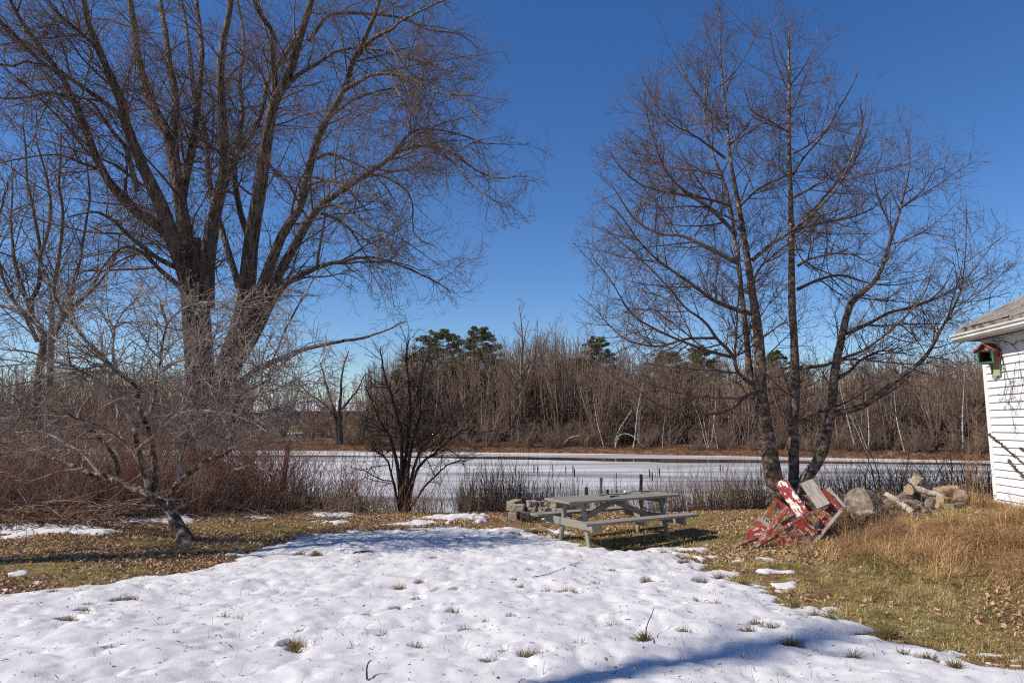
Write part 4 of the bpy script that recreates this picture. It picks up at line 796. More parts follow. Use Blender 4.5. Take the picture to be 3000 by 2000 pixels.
# cattails
def lathe_pts(p0, p1, prof, k=8):
    p0, p1 = np.array(p0, float), np.array(p1, float); P = np.array([p0 + (p1 - p0) * t for t, _ in prof]); R = np.array([r for _, r in prof]); return P[None], R[None]
ct_h = TB(); ct_h.add(*lathe_pts((0, 0, 0), (0, 0, .17), [(0, .002), (.04, .011), (.5, .0125), (.95, .011), (1, .002)]), 8); M_h = ct_h.mesh('seed_head', M_cattail)
cts = []
for i in range(3):
    t = TB(); P = path(np.array([[0, 0, -.1]]), np.array([[.03 * (i - 1), 0, 1.]]), np.array([1.42]), 8, rg, .012, 0, 0); t.add(P, np.linspace(.008, .004, 8)[None], 4); e = P[0, -1]; d = P[0, -1] - P[0, -2]; d /= np.linalg.norm(d)
    lv_ = path(np.array([[0, 0, 0.]] * 3), np.array([[.2, .1, 1.], [-.2, .1, 1], [.05, -.2, 1]]), np.array([.8, .9, .7]), 6, rg, .05, 0, -.12); t.add(lv_, np.linspace(.006, .001, 6)[None].repeat(3, 0), 3)
    t2 = TB(); t2.add(np.array([[e - d * .02, e + d * .24]]), np.array([[.0025, .0012]]), 3)
    cts.append((t.mesh('stalk', M_reed), e, t2.mesh('tip', M_reed), d))
spots = [(1512, 1350), (1523, 1362), (1565, 1345), (1578, 1350), (1622, 1347), (1643, 1398), (1659, 1350), (1675, 1347), (1682, 1357), (1693, 1385), (1805, 1372), (1903, 1360), (1913, 1365), (1935, 1355), (2110, 1345), (2118, 1350), (2225, 1350), (2400, 1338), (1500, 1385), (1504, 1378), (1706, 1392)]
cl = 'brown cattail on a thin stalk standing before the ice at the pond edge'
for i, (px, py) in enumerate(spots):
    st, e, tp, d = cts[i % 3]; y = rg.uniform(16.9, 17.8); P = at(px, py, y); zb = float(Hh(P[0], y)); sc = (P[2] - zb) / 1.6
    o = empty('cattail', (P[0], y, zb), cl, 'cattail', 'cattails at the pond edge', rg.uniform(0, 6)); o.scale = (sc,) * 3
    link('stalk', st, o); h = link('seed_head', M_h, o); h.location = e; link('tip', tp, o)

# ------------------------------------------------------------------ boards, blocks, logs
def box_arr(sz, seg=1, rough=0., rg_=None):
    sx, sy, sz_ = sz; t = TB()
    V = np.array([[x, y, z] for x in (-.5, .5) for y in (-.5, .5) for z in (-.5, .5)]) * [sx, sy, sz_]
    return V, np.array([[0, 1, 3, 2], [4, 6, 7, 5], [0, 4, 5, 1], [2, 3, 7, 6], [0, 2, 6, 4], [1, 5, 7, 3]])
def bev(name, me_or_arr, m, w=.006, parent=None, seg=2, sub=0, disp=0., seed=0):
    V, Fq = me_or_arr; me = mesh_np(name, V, [Fq], m, False); o = link(name, me, parent)
    if sub:
        md = o.modifiers.new('s', 'SUBSURF'); md.subdivision_type = 'SIMPLE'; md.levels = md.render_levels = sub
    if w: md = o.modifiers.new('b', 'BEVEL'); md.width = w; md.segments = seg; md.limit_method = 'ANGLE'
    if disp:
        tx = bpy.data.textures.new('rough', 'CLOUDS'); tx.noise_scale = .06; tx.noise_depth = 3
        md = o.modifiers.new('d', 'DISPLACE'); md.texture = tx; md.strength = disp; md.mid_level = .5
    return o
def frame_mat(p0, p1, nrm, roll=0.):
    x = (Vector(p1) - Vector(p0)).normalized(); n = Vector(nrm); n = (n - x * n.dot(x)).normalized(); y = n.cross(x)
    M = Matrix((x, y, n)).transposed().to_4x4(); M = M @ Matrix.Rotation(roll, 4, 'X'); M.translation = (Vector(p0) + Vector(p1)) / 2; return M
def plank(name, p0, p1, wid, thk, nrm, m, label, cat='board', roll=0., parent=None, bend=0., group=None, w=.004):
    L = (Vector(p1) - Vector(p0)).length; n = 10; xs = np.linspace(-.5, .5, n) * L; V = []
    zz = bend * (1 - (2 * xs / L) ** 2); jag = rg.normal(0, .006, (n, 2))
    for i in range(n):
        e0 = .012 * rg.random() if i in (0, n - 1) else 0
        for a, b in ((-.5, -.5), (.5, -.5), (.5, .5), (-.5, .5)): V.append((xs[i] + e0, a * wid + (jag[i, 0] if a < 0 else jag[i, 1]) * .4, b * thk + zz[i]))
    Fq = [[i * 4 + j, i * 4 + (j + 1) % 4, i * 4 + 4 + (j + 1) % 4, i * 4 + 4 + j] for i in range(n - 1) for j in range(4)] + [[3, 2, 1, 0], [n * 4 - 4, n * 4 - 3, n * 4 - 2, n * 4 - 1]]
    o = bev(name, (np.array(V), np.array(Fq)), m, w, parent); o.matrix_world = frame_mat(p0, p1, nrm, roll)
    if label: tag(o, label, cat, group)
    return o
def P3(px, py, y): return Vector(at(px, py, y))
TC = Vector((-.35, -.85, .3))
pl = [  # p0, p1 (px,py,depth), width, thick, normal, material, label
 ((2284, 1408, 11.95), (2352, 1506, 11.55), .205, .05, TC, M_redwhite, 'wide red board with broad peeling white patches, topmost of the leaning red pile', 'painted_board'),
 ((2303, 1404, 12.05), (2368, 1500, 11.68), .06, .03, (.8, -.5, .4), M_planks, 'white edged grey strip lying along the right edge of the wide peeling board', 'painted_strip'),
 ((2361, 1408, 12.1), (2413, 1482, 11.8), .235, .035, (-.2, -.9, .35), M_planks, 'bare grey weathered wide board sticking up beside the cherry trunk', 'bare_board'),
 ((2410, 1432, 11.9), (2463, 1492, 11.7), .075, .07, TC, M_red, 'red square beam at the top right of the pile', 'painted_beam'),
 ((2424, 1428, 12.0), (2474, 1486, 11.8), .07, .04, TC, M_planks, 'bare grey rail just behind the red square beam at the top right', 'bare_rail'),
 ((2464, 1496, 11.65), (2374, 1604, 11.35), .05, .09, (-.5, -.8, .1), M_planks, 'long bare edged board closing the lower right side of the pile', 'bare_board'),
 ((2430, 1512, 11.72), (2384, 1578, 11.5), .19, .03, (-.3, -.9, .2), M_redgrey, 'worn red panel board inside the lower right side of the pile', 'painted_board'),
 ((2342, 1516, 11.5), (2386, 1564, 11.42), .18, .035, TC, M_red, 'short solid red board below the wide peeling board', 'painted_board'),
 ((2321, 1528, 11.45), (2360, 1562, 11.38), .075, .035, TC, M_red, 'narrow short red board left of the short solid red one', 'painted_board'),
 ((2307, 1486, 11.6), (2228, 1584, 11.3), .075, .065, (-.3, -.8, .5), M_redgrey, 'long red and grey pole leaning down to the left, upper of two', 'painted_pole'),
 ((2298, 1544, 11.45), (2213, 1600, 11.15), .07, .06, (-.2, -.8, .5), M_redgrey, 'long red pole reaching the grass at the front of the pile, lower of two', 'painted_pole'),
 ((2226, 1570, 11.55), (2152, 1602, 11.25), .055, .045, (0, -.5, .9), M_redgrey, 'thin faded red stick lying on the grass at the left tip of the pile', 'painted_stick'),
 ((2185, 1564, 11.75), (2232, 1556, 11.65), .15, .03, (-.2, -.9, .3), M_red, 'short dark red board end at the left foot of the pile', 'painted_board'),
 ((2210, 1527, 11.85), (2246, 1552, 11.7), .085, .03, (-.3, -.9, .2), M_red, 'small red board standing behind the left foot of the pile', 'painted_board'),
 ((2220, 1518, 11.95), (2258, 1545, 11.8), .07, .03, (-.2, -.4, .9), M_planks, 'small grey board resting on top of the small red one at left', 'bare_board'),
 ((2276, 1458, 12.15), (2231, 1522, 12.0), .025, .03, TC, M_planks, 'thin grey lath slanting on the left side of the pile', 'bare_lath'),
 ((2271, 1466, 12.05), (2250, 1510, 11.95), .085, .02, TC, M_rust, 'brown rotten board piece beside the thin grey lath', 'rotten_board'),
 ((2268, 1460, 12.1), (2326, 1506, 11.9), .07, .06, TC, M_red, 'red crosspiece passing behind the wide peeling board', 'painted_beam'),
 ((2356, 1478, 11.85), (2411, 1516, 11.68), .07, .05, TC, M_red, 'red rail slanting right below the bare grey wide board', 'painted_rail'),
 ((2352, 1514, 11.4), (2388, 1499, 11.5), .06, .055, (0, -.9, .4), M_redgrey, 'short red block end poking out of the middle of the pile', 'painted_block'),
 ((2290, 1536, 11.5), (2327, 1512, 11.6), .06, .04, TC, M_redgrey, 'pinkish worn stub between the two poles and the middle boards', 'painted_stub'),
 ((2300, 1575, 11.35), (2388, 1566, 11.45), .16, .03, (-.1, -.95, .15), M_redgrey, 'wide worn red panel lying on edge along the bottom of the pile', 'painted_board'),
 ((2278, 1583, 11.25), (2322, 1592, 11.25), .16, .03, (-.1, -.9, .3), M_red, 'rounded red board end at the very bottom front of the pile', 'painted_board'),
 ((2325, 1590, 11.3), (2385, 1596, 11.3), .09, .03, (-.1, -.95, .2), M_redgrey, 'low red strip touching the grass at the bottom right of the pile', 'painted_strip'),
 ((2425, 1485, 11.95), (2452, 1505, 11.85), .14, .03, TC, M_red, 'dark red board deep inside the right side of the pile', 'painted_board'),
 ((2350, 1455, 12.0), (2372, 1466, 12.0), .09, .05, TC, M_redgrey, 'small red chunk wedged between the two widest boards', 'painted_chunk'),
 ((2300, 1556, 11.55), (2345, 1528, 11.6), .06, .05, TC, M_planks, 'bare grey crosspiece low in the middle of the pile', 'bare_crosspiece'),
 ((2330, 1570, 11.6), (2300, 1530, 11.8), .09, .03, TC, M_red, 'red slat seen between the poles low in the pile', 'painted_board'),
]
for a, b, wd, th, nr, m, lab, nmx in pl:
    plank(nmx, P3(*a), P3(*b), wd, th, nr, m, lab, 'board', group='broken painted boards in the leaning pile')

# concrete blocks of the fire ring
def block(name, px, py, y, sz, rz, m, label, holes=False, disp=.02, cat='block', tilt=(0, 0)):
    P = at(px, py, y); V, Fq = box_arr(sz)
    if holes:   # hollow block: two cores open on the +-Y faces of the local box
        L, Dp, Hb = sz; xs = [-.5 * L, -.42 * L, -.06 * L, .06 * L, .42 * L, .5 * L]; zs = [-.5 * Hb, -.32 * Hb, .32 * Hb, .5 * Hb]; V = []; Fq = []
        idx = {}
        def v(i, k, s): 
            key = (i, k, s)
            if key not in idx: idx[key] = len(V); V.append((xs[i], s * Dp / 2, zs[k]))
            return idx[key]
        hol = lambda i, k: k == 1 and i in (1, 3)
        for s in (-1, 1):
            for i in range(5):
                for k in range(3):
                    if not hol(i, k):
                        q = [v(i, k, s), v(i + 1, k, s), v(i + 1, k + 1, s), v(i, k + 1, s)]; Fq.append(q if s < 0 else q[::-1])
        for i in (1, 3):
            c = [(i, 1), (i + 1, 1), (i + 1, 2), (i, 2)]
            for j in range(4):
                a, b = c[j], c[(j + 1) % 4]; Fq.append([v(*a, -1), v(*b, -1), v(*b, 1), v(*a, 1)][::-1])
        ring = [(i, 0) for i in range(5)] + [(5, k) for k in range(3)] + [(i, 3) for i in range(5, 0, -1)] + [(0, k) for k in range(3, 0, -1)]
        for j in range(len(ring)):
            a, b = ring[j], ring[(j + 1) % len(ring)]; Fq.append([v(*a, 1), v(*b, 1), v(*b, -1), v(*a, -1)][::-1])
        V = np.array(V); Fq = np.array(Fq)
        o = bev(name, (V, Fq), m, .006)
    else:
        o = bev(name, (V, Fq), m, .012, sub=3, disp=disp)
    o.location = P; o.rotation_euler = (tilt[0], tilt[1], rz); tag(o, label, cat, 'stones and blocks of the fire ring'); return o
block('concrete_block', 1516, 1490, 14.9, (.30, .19, .19), -.15, M_concrete, 'tan concrete block at the front left corner of the fire ring, top course')
block('concrete_block', 1505, 1511, 14.95, (.38, .19, .17), 1.35, M_concrete, 'hollow concrete block under the top left corner block of the fire ring', holes=True)
block('concrete_block', 1506, 1478, 15.4, (.55, .19, .19), 1.25, M_concrete, 'long hollow block running back from the top left corner of the fire ring', holes=True)
block('charred_block', 1556, 1511, 14.6, (.44, .2, .17), -.05, M_char, 'blackened long block lying at the front of the fire ring')
block('stone_block', 1558, 1479, 15.5, (.2, .2, .2), .2, M_concrete, 'rough broken block at the back of the fire ring, left of the small pillar stone', disp=.06)
block('stone_block', 1559, 1496, 15.3, (.17, .2, .13), -.2, M_concrete, 'smaller block under the rough one at the back of the fire ring', disp=.05)
block('pillar_stone', 1585, 1480, 15.5, (.12, .14, .2), .3, M_stone, 'small rounded pillar stone at the middle back of the fire ring', disp=.05)
block('broken_block', 1612, 1476, 15.5, (.22, .2, .22), -.2, M_stone, 'crumbling block at the back right of the fire ring', disp=.08)
block('broken_block', 1630, 1480, 15.3, (.16, .2, .2), .5, M_stone, 'jagged block right of the crumbling one, behind the tabletop corner', disp=.08)
block('rubble_stone', 1600, 1494, 15.1, (.3, .2, .12), .3, M_stone, 'pale jagged rubble inside the fire ring', disp=.09)
block('rubble_stone', 1634, 1497, 15.0, (.2, .17, .11), -.3, M_concrete, 'flat rubble stone at the right side of the fire ring', disp=.06)
block('flat_block', 1622, 1505, 14.8, (.42, .16, .08), .05, M_char, 'low sooty block at the front right of the fire ring')
block('red_brick', 1519, 1501, 14.72, (.12, .07, .06), .4, M_brick, 'small red brick leaning on the front left block', disp=.01, cat='brick')
plank('burnt_stick', P3(1533, 1487, 14.95), P3(1558, 1502, 14.7), .04, .03, (0, -1, .4), M_black, 'burnt black stick inside the fire ring', 'stick')
def log(name, p0, p1, r0, r1, label, mb=M_logbark, mc=M_logcut, squash=1., half=False, rough=.26, group='logs and stones in the heap by the house', cat='log', cut=None):
    p0, p1 = Vector(p0), Vector(p1); n, k = 12, 18; L = (p1 - p0).length; V = []; s0 = rg.integers(0, 999)
    for i in range(n):
        t = i / (n - 1); r = r0 + (r1 - r0) * t
        for j in range(k):
            a = j * 2 * math.pi / k; rr = r * (1 + rough * float(vnoise(np.array(t * 4 + s0), np.array(a * 1.3 if j < k - 2 else 0), 3)) + .05 * math.sin(a * 3 + s0))
            y, z = rr * math.cos(a), rr * math.sin(a) * squash
            if half and z > r * .1: z = r * .1
            V.append((t * L - L / 2, y, z))
    V = np.array(V); Fq = np.array([[i * k + j, i * k + (j + 1) % k, (i + 1) * k + (j + 1) % k, (i + 1) * k + j] for i in range(n - 1) for j in range(k)])
    T = empty(name, tuple(p0.lerp(p1, .5)), label, cat, group); T.rotation_euler = frame_mat(p0, p1, (0, -.3, 1) if abs((p1 - p0).normalized().z) < .9 else (0, -1, 0)).to_euler()
    link('bark', mesh_np('bark', V, [Fq], mb), T)
    for e, nmn in ((0, 'cut_end'), (n - 1, 'cut_end')):
        ring = V[e * k:(e + 1) * k]; c = ring.mean(0) + [(.004 if e else -.004), 0, 0]; cv = np.vstack([c, ring + [(.002 if e else -.002), 0, 0]])
        f = np.array([[0, 1 + (j + 1) % k, 1 + j] if e == 0 else [0, 1 + j, 1 + (j + 1) % k] for j in range(k)]); link(nmn, mesh_np('cut_end', cv, [f], mc, False), T)
    return T
LG = [('stump', (2538, 1478, 12.9), (2512, 1474, 12.3), .22, .21, 'big rounded grey stump face at the left end of the log heap', M_logbark, M_greycut, 1.05),
 ('birch_log', (2596, 1446, 12.9), (2676, 1502, 12.2), .042, .046, 'slim white birch log slanting down across the heap', M_logpale, M_logcut, 1),
 ('cut_log', (2660, 1434, 12.8), (2705, 1440, 13.6), .075, .08, 'log with a round yellow cut end facing the lawn at the top of the heap', M_logbark, M_logcut, 1),
 ('split_log', (2676, 1428, 12.9), (2764, 1456, 12.8), .06, .065, 'long pale grey split log lying across the top of the heap', M_logpale, M_greycut, .8),
 ('split_log', (2738, 1443, 13.1), (2806, 1431, 13.0), .085, .08, 'yellow brown split log at the top right of the heap', M_logcut, M_logcut, .9),
 ('split_log', (2815, 1452, 12.7), (2870, 1474, 13.1), .10, .11, 'thick dark log with a pale tilted end near the house corner', M_logbark, M_greycut, 1),
 ('short_log', (2752, 1466, 12.6), (2800, 1470, 12.8), .08, .075, 'short yellow brown log in the middle of the heap', M_logcut, M_logcut, .9),
 ('short_log', (2746, 1480, 12.4), (2786, 1494, 12.4), .055, .06, 'smooth tan log under the short yellow brown one', M_logcut, M_logcut, 1),
 ('grey_log', (2690, 1452, 12.9), (2758, 1462, 13.0), .09, .08, 'grey log under the long pale split log', M_logbark, M_greycut, 1),
 ('grey_log', (2715, 1500, 12.3), (2735, 1462, 12.9), .075, .08, 'dark upright log stub in the middle of the heap', M_logbark, M_greycut, 1),
 ('pale_log', (2560, 1490, 12.5), (2612, 1464, 12.8), .05, .045, 'pale barkless log rising right from the big stump', M_logpale, M_greycut, 1),
 ('grey_log', (2620, 1490, 12.6), (2668, 1448, 13.1), .11, .11, 'thick grey log behind the slim white birch log', M_logbark, M_greycut, 1),
 ('thin_log', (2836, 1494, 12.3), (2896, 1476, 12.6), .05, .055, 'reddish grey log end lying low beside the house wall', M_logbark, M_logcut, 1),
 ('split_log', (2496, 1512, 12.1), (2556, 1497, 12.2), .06, .05, 'splintered pale log lying below the big rounded stump', M_logpale, M_logcut, .7),
 ('short_log', (2708, 1492, 12.3), (2716, 1503, 12.15), .05, .05, 'small dark log end facing the lawn low in the heap', M_logbark, M_greycut, 1),
 ('short_log', (2738, 1502, 12.2), (2755, 1498, 12.5), .05, .05, 'small grey log end right of the small dark end low in the heap', M_logbark, M_greycut, 1),
 ('grey_log', (2600, 1506, 12.4), (2650, 1515, 12.4), .08, .07, 'rotten log half buried in grass below the slim birch log', M_logbark, M_greycut, 1),
 ('grey_log', (2770, 1450, 13.2), (2830, 1462, 13.3), .09, .09, 'dark log at the back of the heap behind the yellow brown ones', M_logbark, M_greycut, 1)]
LG += [('grey_log', (2640, 1470, 12.7), (2700, 1482, 12.6), .08, .07, 'grey barked log crossing under the slim white birch log', M_logbark, M_greycut, 1),
 ('grey_log', (2780, 1490, 12.3), (2850, 1480, 12.7), .075, .08, 'dark grey log at the foot of the thick tilted log', M_logbark, M_greycut, 1),
 ('grey_log', (2545, 1505, 12.3), (2610, 1488, 12.6), .09, .10, 'mossy grey log between the big stump and the slim birch log', M_logbark, M_greycut, 1),
 ('grey_log', (2670, 1512, 12.1), (2730, 1520, 12.1), .06, .06, 'half buried grey log at the front foot of the heap', M_logbark, M_greycut, 1),
 ('grey_log', (2845, 1455, 13.0), (2893, 1462, 13.2), .08, .08, 'grey log end just left of the corner board', M_logbark, M_greycut, 1),
 ('split_log', (2700, 1430, 13.4), (2760, 1436, 13.5), .07, .06, 'brown split log behind the yellow cut end', M_logbark, M_logcut, .8)]
for nme, a, b, r0, r1, lab, mb, mc, sq in LG: log(nme, P3(*a), P3(*b), r0 * 1.15, r1 * 1.15, lab, mb, mc, sq)
log('lawn_log', P3(1535, 1553, 13.0), P3(1603, 1553, 13.05), .045, .048, 'short bark covered log lying alone at the snow edge left of the picnic table', M_logcut, M_logcut, group='')
b_ = block('top_stone', 2695, 1416, 13.3, (.28, .24, .2), .3, M_stone, 'tan pointed stone on the very top of the log heap', disp=.10, cat='stone'); b_['group'] = 'logs and stones in the heap by the house'; b_.rotation_euler = (.4, .6, .3)
# fence posts by the ice
for px, py, pb, w, y, lab, m in [(1761, 1398, 1475, .07, 16.9, 'tall square wooden post standing before the ice behind the table', M_greywood), (1878, 1388, 1470, .07, 16.9, 'dark round post behind the far half of the tabletop', M_darkwood), (1780, 1432, 1470, .06, 17.0, 'low dark stub post right of the tall square post', M_darkwood), (1718, 1426, 1475, .08, 16.8, 'broken dark post left of the tall square post', M_darkwood)]:
    plank('fence_post', P3(px, py, y), P3(px, pb, y), w, w, (0, -1, 0), m, lab, 'post')
# brown post among the brush
plank('old_post', P3(846, 1288, 17.4), P3(826, 1450, 17.2), .10, .09, (0, -1, 0), M_redshoot, 'leaning dark red post standing in the red brush before the ice', 'post')

# ------------------------------------------------------------------ picnic table
tg = empty('picnic_table', (1.79, 12.24, float(Hh(1.79, 12.24))), 'weathered grey wooden picnic table with attached benches on the lawn edge', 'table', rz=R_(30.6))
def tb(name, c, sz, rot=(0, 0, 0), m=M_greywood, w=.005, parent=tg):
    o = bev(name, box_arr(sz), m, w, parent); o.location = c; o.rotation_euler = rot; return o
def tleg(name, x, y0, z0, y1, z1, wd=.09, th=.045):
    L = math.hypot(y1 - y0, z1 - z0); a = math.atan2(y1 - y0, z1 - z0)
    return tb(name, (x, (y0 + y1) / 2, (z0 + z1) / 2), (th, wd, L), (-a, 0, 0))
for i in range(5): tb('tabletop_board', (rg.normal(0, .003), -.30 + i * .15, .735 + rg.normal(0, .0015)), (2.44, .143, .038), (0, 0, rg.normal(0, .001)))
for s_ in (-1, 1):
    for k in range(1): tb('bench_seat', (0, s_ * .69, .435), (2.44, .27, .04))
    tb('bench_cleat', (0, s_ * .69, .375), (.045, .24, .07))
for xs_ in (-.86, .86):
    tb('top_beam', (xs_ + .047, 0, .665), (.04, .70, .095)); tb('seat_beam', (xs_ - .047 * (1 if xs_ < 0 else -1), 0, .355), (.042, 1.60, .125))
    for s_ in (-1, 1): tleg('leg', xs_, s_ * .42, -.03, s_ * .24, .712)
tb('middle_cleat', (0, 0, .675), (.045, .66, .08))
for s_ in (-1, 1):
    L = math.hypot(.78, .30); tb('brace', (s_ * .42, 0, .51), (L, .045, .09), (0, s_ * math.atan2(.30, .78), 0))
tb('paint_mark', (-.92, -.63, .44), (.03, .02, .042), m=M_rust, w=.001)
# clutter on the tabletop
R30 = Matrix.Rotation(R_(30.6), 3, 'Z'); tz = .755 + float(Hh(1.79, 12.24))
def ont(x, y, z=0): v = R30 @ Vector((x, y, 0)); return Vector((1.79 + v.x, 12.24 + v.y, tz + z))
def stick(name, pts, r, m, label, cat='stick', k=5):
    q = catmull(pts, 18); t = TB(); t.add(q[None], (np.full(18, r) * (1 - .5 * np.linspace(0, 1, 18)))[None], k); o = link(name, t.mesh(name, m, off=q[0])); o.location = q[0]; return tag(o, label, cat)
stick('dead_branch', [ont(-.25, .1, .012), ont(0, .05, .03), ont(.3, 0, .02), ont(.55, .08, .05), ont(.8, -.02, .03)], .008, M_darktwig, 'long thin dead branch lying along the picnic tabletop')
stick('dark_stick', [ont(-.2, -.16, .012), ont(-.08, -.14, .02), ont(.02, -.13, .015)], .016, M_black, 'short thick dark stick lying at the front middle of the picnic tabletop')
stick('dead_twig', [ont(.72, .1, .012), ont(.85, .16, .03), ont(1.0, .2, .02), ont(1.12, .1, .03)], .010, M_darktwig, 'dark bent twig at the far end of the picnic tabletop')
jar = empty('glass_jar', ont(.42, .22, 0), 'small pale glass jar lying on the picnic tabletop', 'jar', rz=.6)
t = TB(); t.add(*lathe_pts((0, 0, .03), (.09, 0, .03), [(0, .003), (.02, .028), (.75, .03), (.9, .02), (1, .02)], 12)); link('body', t.mesh('body', M_glass), jar)
t = TB(); t.add(*lathe_pts((.088, 0, .03), (.105, 0, .03), [(0, .004), (.05, .023), (.95, .023), (1, .003)], 12)); link('lid', t.mesh('lid', M_gutter), jar)

# ------------------------------------------------------------------ white house corner
HX, HY = 8.47, 12.2; HZ0 = .35; EAVE = 3.47; ang = math.atan2(-.12, 1.0)   # wall direction (from the corner toward the camera)
hw = empty('white_house', (HX, HY, HZ0), 'white clapboard house corner with grey shingled roof and gutter at the right edge', 'house', rz=math.atan2(.12, 1) * -1)
# local axes: -Y runs toward the camera along the wall, +X into the house
Ln = 7.; Wd = 7.
hh = EAVE - HZ0
V, Fq = [], []
exp_ = .128; nrow = int(hh / exp_) + 1
for i in range(nrow):       # lapped clapboards as a sawtooth profile along the west wall and the north wall
    z0 = i * exp_; z1 = min(z0 + exp_, hh); b = len(V)
    V += [(-.03, -.09, z0), (-.03, -Ln, z0), (-.002, -Ln, z1), (-.002, -.09, z1), (-.002, -.09, z0), (-.002, -Ln, z0)]
    Fq += [[b, b + 1, b + 2, b + 3], [b + 4, b + 5, b + 1, b]]
link('clapboard_wall', mesh_np('clapboard_wall', np.array(V), [np.array(Fq)], M_white, False), hw)
V, Fq = [], []
for i in range(nrow):
    z0 = i * exp_; z1 = min(z0 + exp_, hh); b = len(V)
    V += [(.09, .016, z0), (Wd, .016, z0), (Wd, .002, z1), (.09, .002, z1), (.09, .002, z0), (Wd, .002, z0)]
    Fq += [[b + 3, b + 2, b + 1, b], [b, b + 1, b + 5, b + 4]]
link('clapboard_wall', mesh_np('clapboard_wall', np.array(V), [np.array(Fq)], M_white, False), hw)
def hb(name, c, sz, m, w=.004, rot=(0, 0, 0)): o = bev(name, box_arr(sz), m, w, hw); o.location = c; o.rotation_euler = rot; return o
hb('corner_board', (-.02, -.045, hh / 2 - .05), (.03, .10, hh - .1), M_whitetrim); hb('corner_board', (.052, .01, hh / 2 - .05), (.09, .03, hh - .1), M_whitetrim)
hb('foundation', (Wd / 2 + .01, -Ln / 2 + .02, -.45), (Wd, Ln, .9), M_concrete)
hb('frieze_board', (-.012, -Ln / 2, hh - .10), (.035, Ln, .30), M_soffit if False else M_whitetrim)
OV = .29; zg = hh + .02
hb('soffit', (-OV / 2 + .02, -Ln / 2 + .1, hh + .06), (OV, Ln + .2, .022), M_soffit); hb('soffit', (Wd / 2, .11, hh + .055), (Wd + .4, .18, .02), M_soffit)
hb('fascia', (-OV - .0, -Ln / 2 + .1, hh + .10), (.028, Ln + .22, .15), M_gutter); hb('roof_edge', (-OV - .02, -Ln / 2 + .1, hh + .215), (.05, Ln + .2, .075), M_soffit)
# gutter: K-style profile swept along the eave
prof = [(-.0, .0), (-.07, .0), (-.10, .03), (-.095, .06), (-.125, .085), (-.13, .115), (-.118, .115), (-.09, .08), (-.085, .035), (-.066, .012), (-.0, .012)]
V, Fq = [], []
y0g, y1g = .24, -Ln
for yv in (y0g, y1g):
    for px_, pz_ in prof: V.append((-OV - .016 + px_, yv, zg + .03 + pz_))
n_ = len(prof)
Fq = [[j, j + 1, n_ + j + 1, n_ + j] for j in range(n_ - 1)]
link('gutter', mesh_np('gutter', np.array(V), [np.array(Fq)], M_gutter, False), hw)
V2 = [(-OV - .016 + a, y0g + .001, zg + .03 + b) for a, b in prof[:6]] + [(-OV - .016, y0g + .001, zg + .145)]
link('gutter_cap', mesh_np('gutter_cap', np.array(V2), [np.array([[0, 1, 2, 3, 4, 5, 6]])], M_gutter, False), hw)
# roof: courses of shingles, each course one sawtooth row of slightly uneven shingles
pit = math.tan(R_(27)); rr_ = np.random.default_rng(5); V, Fq = [], []
for i in range(26):
    xa = -OV - .05 + i * .14; za = hh + .26 + i * .14 * pit; yv = .20; 
    while yv > -Ln:
        wv = rr_.uniform(.1, .24); dz = rr_.normal(0, .004); e = rr_.normal(0, .01); b = len(V)
        x0 = xa + e; x1 = xa + .22; z0 = za + .018 + dz; z1 = za + .22 * pit + dz * .3
        y1_ = yv - wv + .006
        V += [(x0, yv, z0), (x0, y1_, z0), (x1, y1_, z1), (x1, yv, z1), (x0, yv, z0 - .018), (x0, y1_, z0 - .018), (x1, y1_, z1 - .012), (x1, yv, z1 - .012)]
        Fq += [[b, b + 1, b + 2, b + 3][::-1], [b + 4, b + 5, b + 1, b][::-1], [b + 3, b + 7, b + 4, b][::-1], [b + 1, b + 5, b + 6, b + 2][::-1]]
        yv -= wv
link('roof', mesh_np('roof', np.array(V), [np.array(Fq)], M_shingle, False), hw)
V = [(-OV - .03, .18, hh + .245), (-OV - .03, -Ln, hh + .245), (Wd / 2, -Ln, hh + .245 + (Wd / 2 + OV) * pit), (Wd / 2, .18, hh + .245 + (Wd / 2 + OV) * pit), (Wd + OV, -Ln, hh + .245), (Wd + OV, .18, hh + .245)]
link('roof_deck', mesh_np('roof_deck', np.array(V), [np.array([[0, 1, 2, 3], [3, 2, 4, 5]])], M_shingle, False), hw)
link('gable_wall', mesh_np('gable_wall', np.array([(.0, .0, hh + .05), (Wd, .0, hh + .05), (Wd / 2, .0, hh + .2 + (Wd / 2) * pit)]), [np.array([[2, 1, 0]])], M_white, False), hw)
# ------------------------------------------------------------------ birdhouse
bh = empty('birdhouse', tuple(at(2905, 1043, 11.8)), 'red roofed green framed birdhouse hanging under the eave at the house corner', 'birdhouse', rz=R_(16))
def bb(name, c, sz, m, rot=(0, 0, 0), w=.003, parent=bh): o = bev(name, box_arr(sz), m, w, parent); o.location = c; o.rotation_euler = rot; return o
# front faces local -X; box .30 wide (y) .26 deep (x) .21 high
bb('side_wall', (0, -.14, -.02), (.27, .018, .20), M_birdred); bb('side_wall', (0, .14, -.02), (.27, .018, .20), M_birdred)
bb('back_wall', (.135, 0, -.02), (.018, .28, .20), M_black); bb('inner_shade_panel', (.02, .127, -.02), (.2, .006, .19), M_black); bb('inner_shade_panel', (.02, -.127, -.02), (.2, .006, .19), M_black); bb('floor_board', (0, 0, -.125), (.29, .30, .018), M_birdred)  # black back wall and added inner panels paint in the shade inside the box
V = np.array([(-.12, -.14, .08), (-.12, .14, .08), (-.12, 0, .20)]); bb('frame_strip', (-.14, -.135, -.02), (.02, .03, .20), M_green); bb('frame_strip', (-.14, .135, -.02), (.02, .03, .20), M_green); bb('frame_strip', (-.14, 0, -.115), (.02, .24, .028), M_green); bb('frame_strip', (-.14, 0, .075), (.016, .24, .018), M_black)
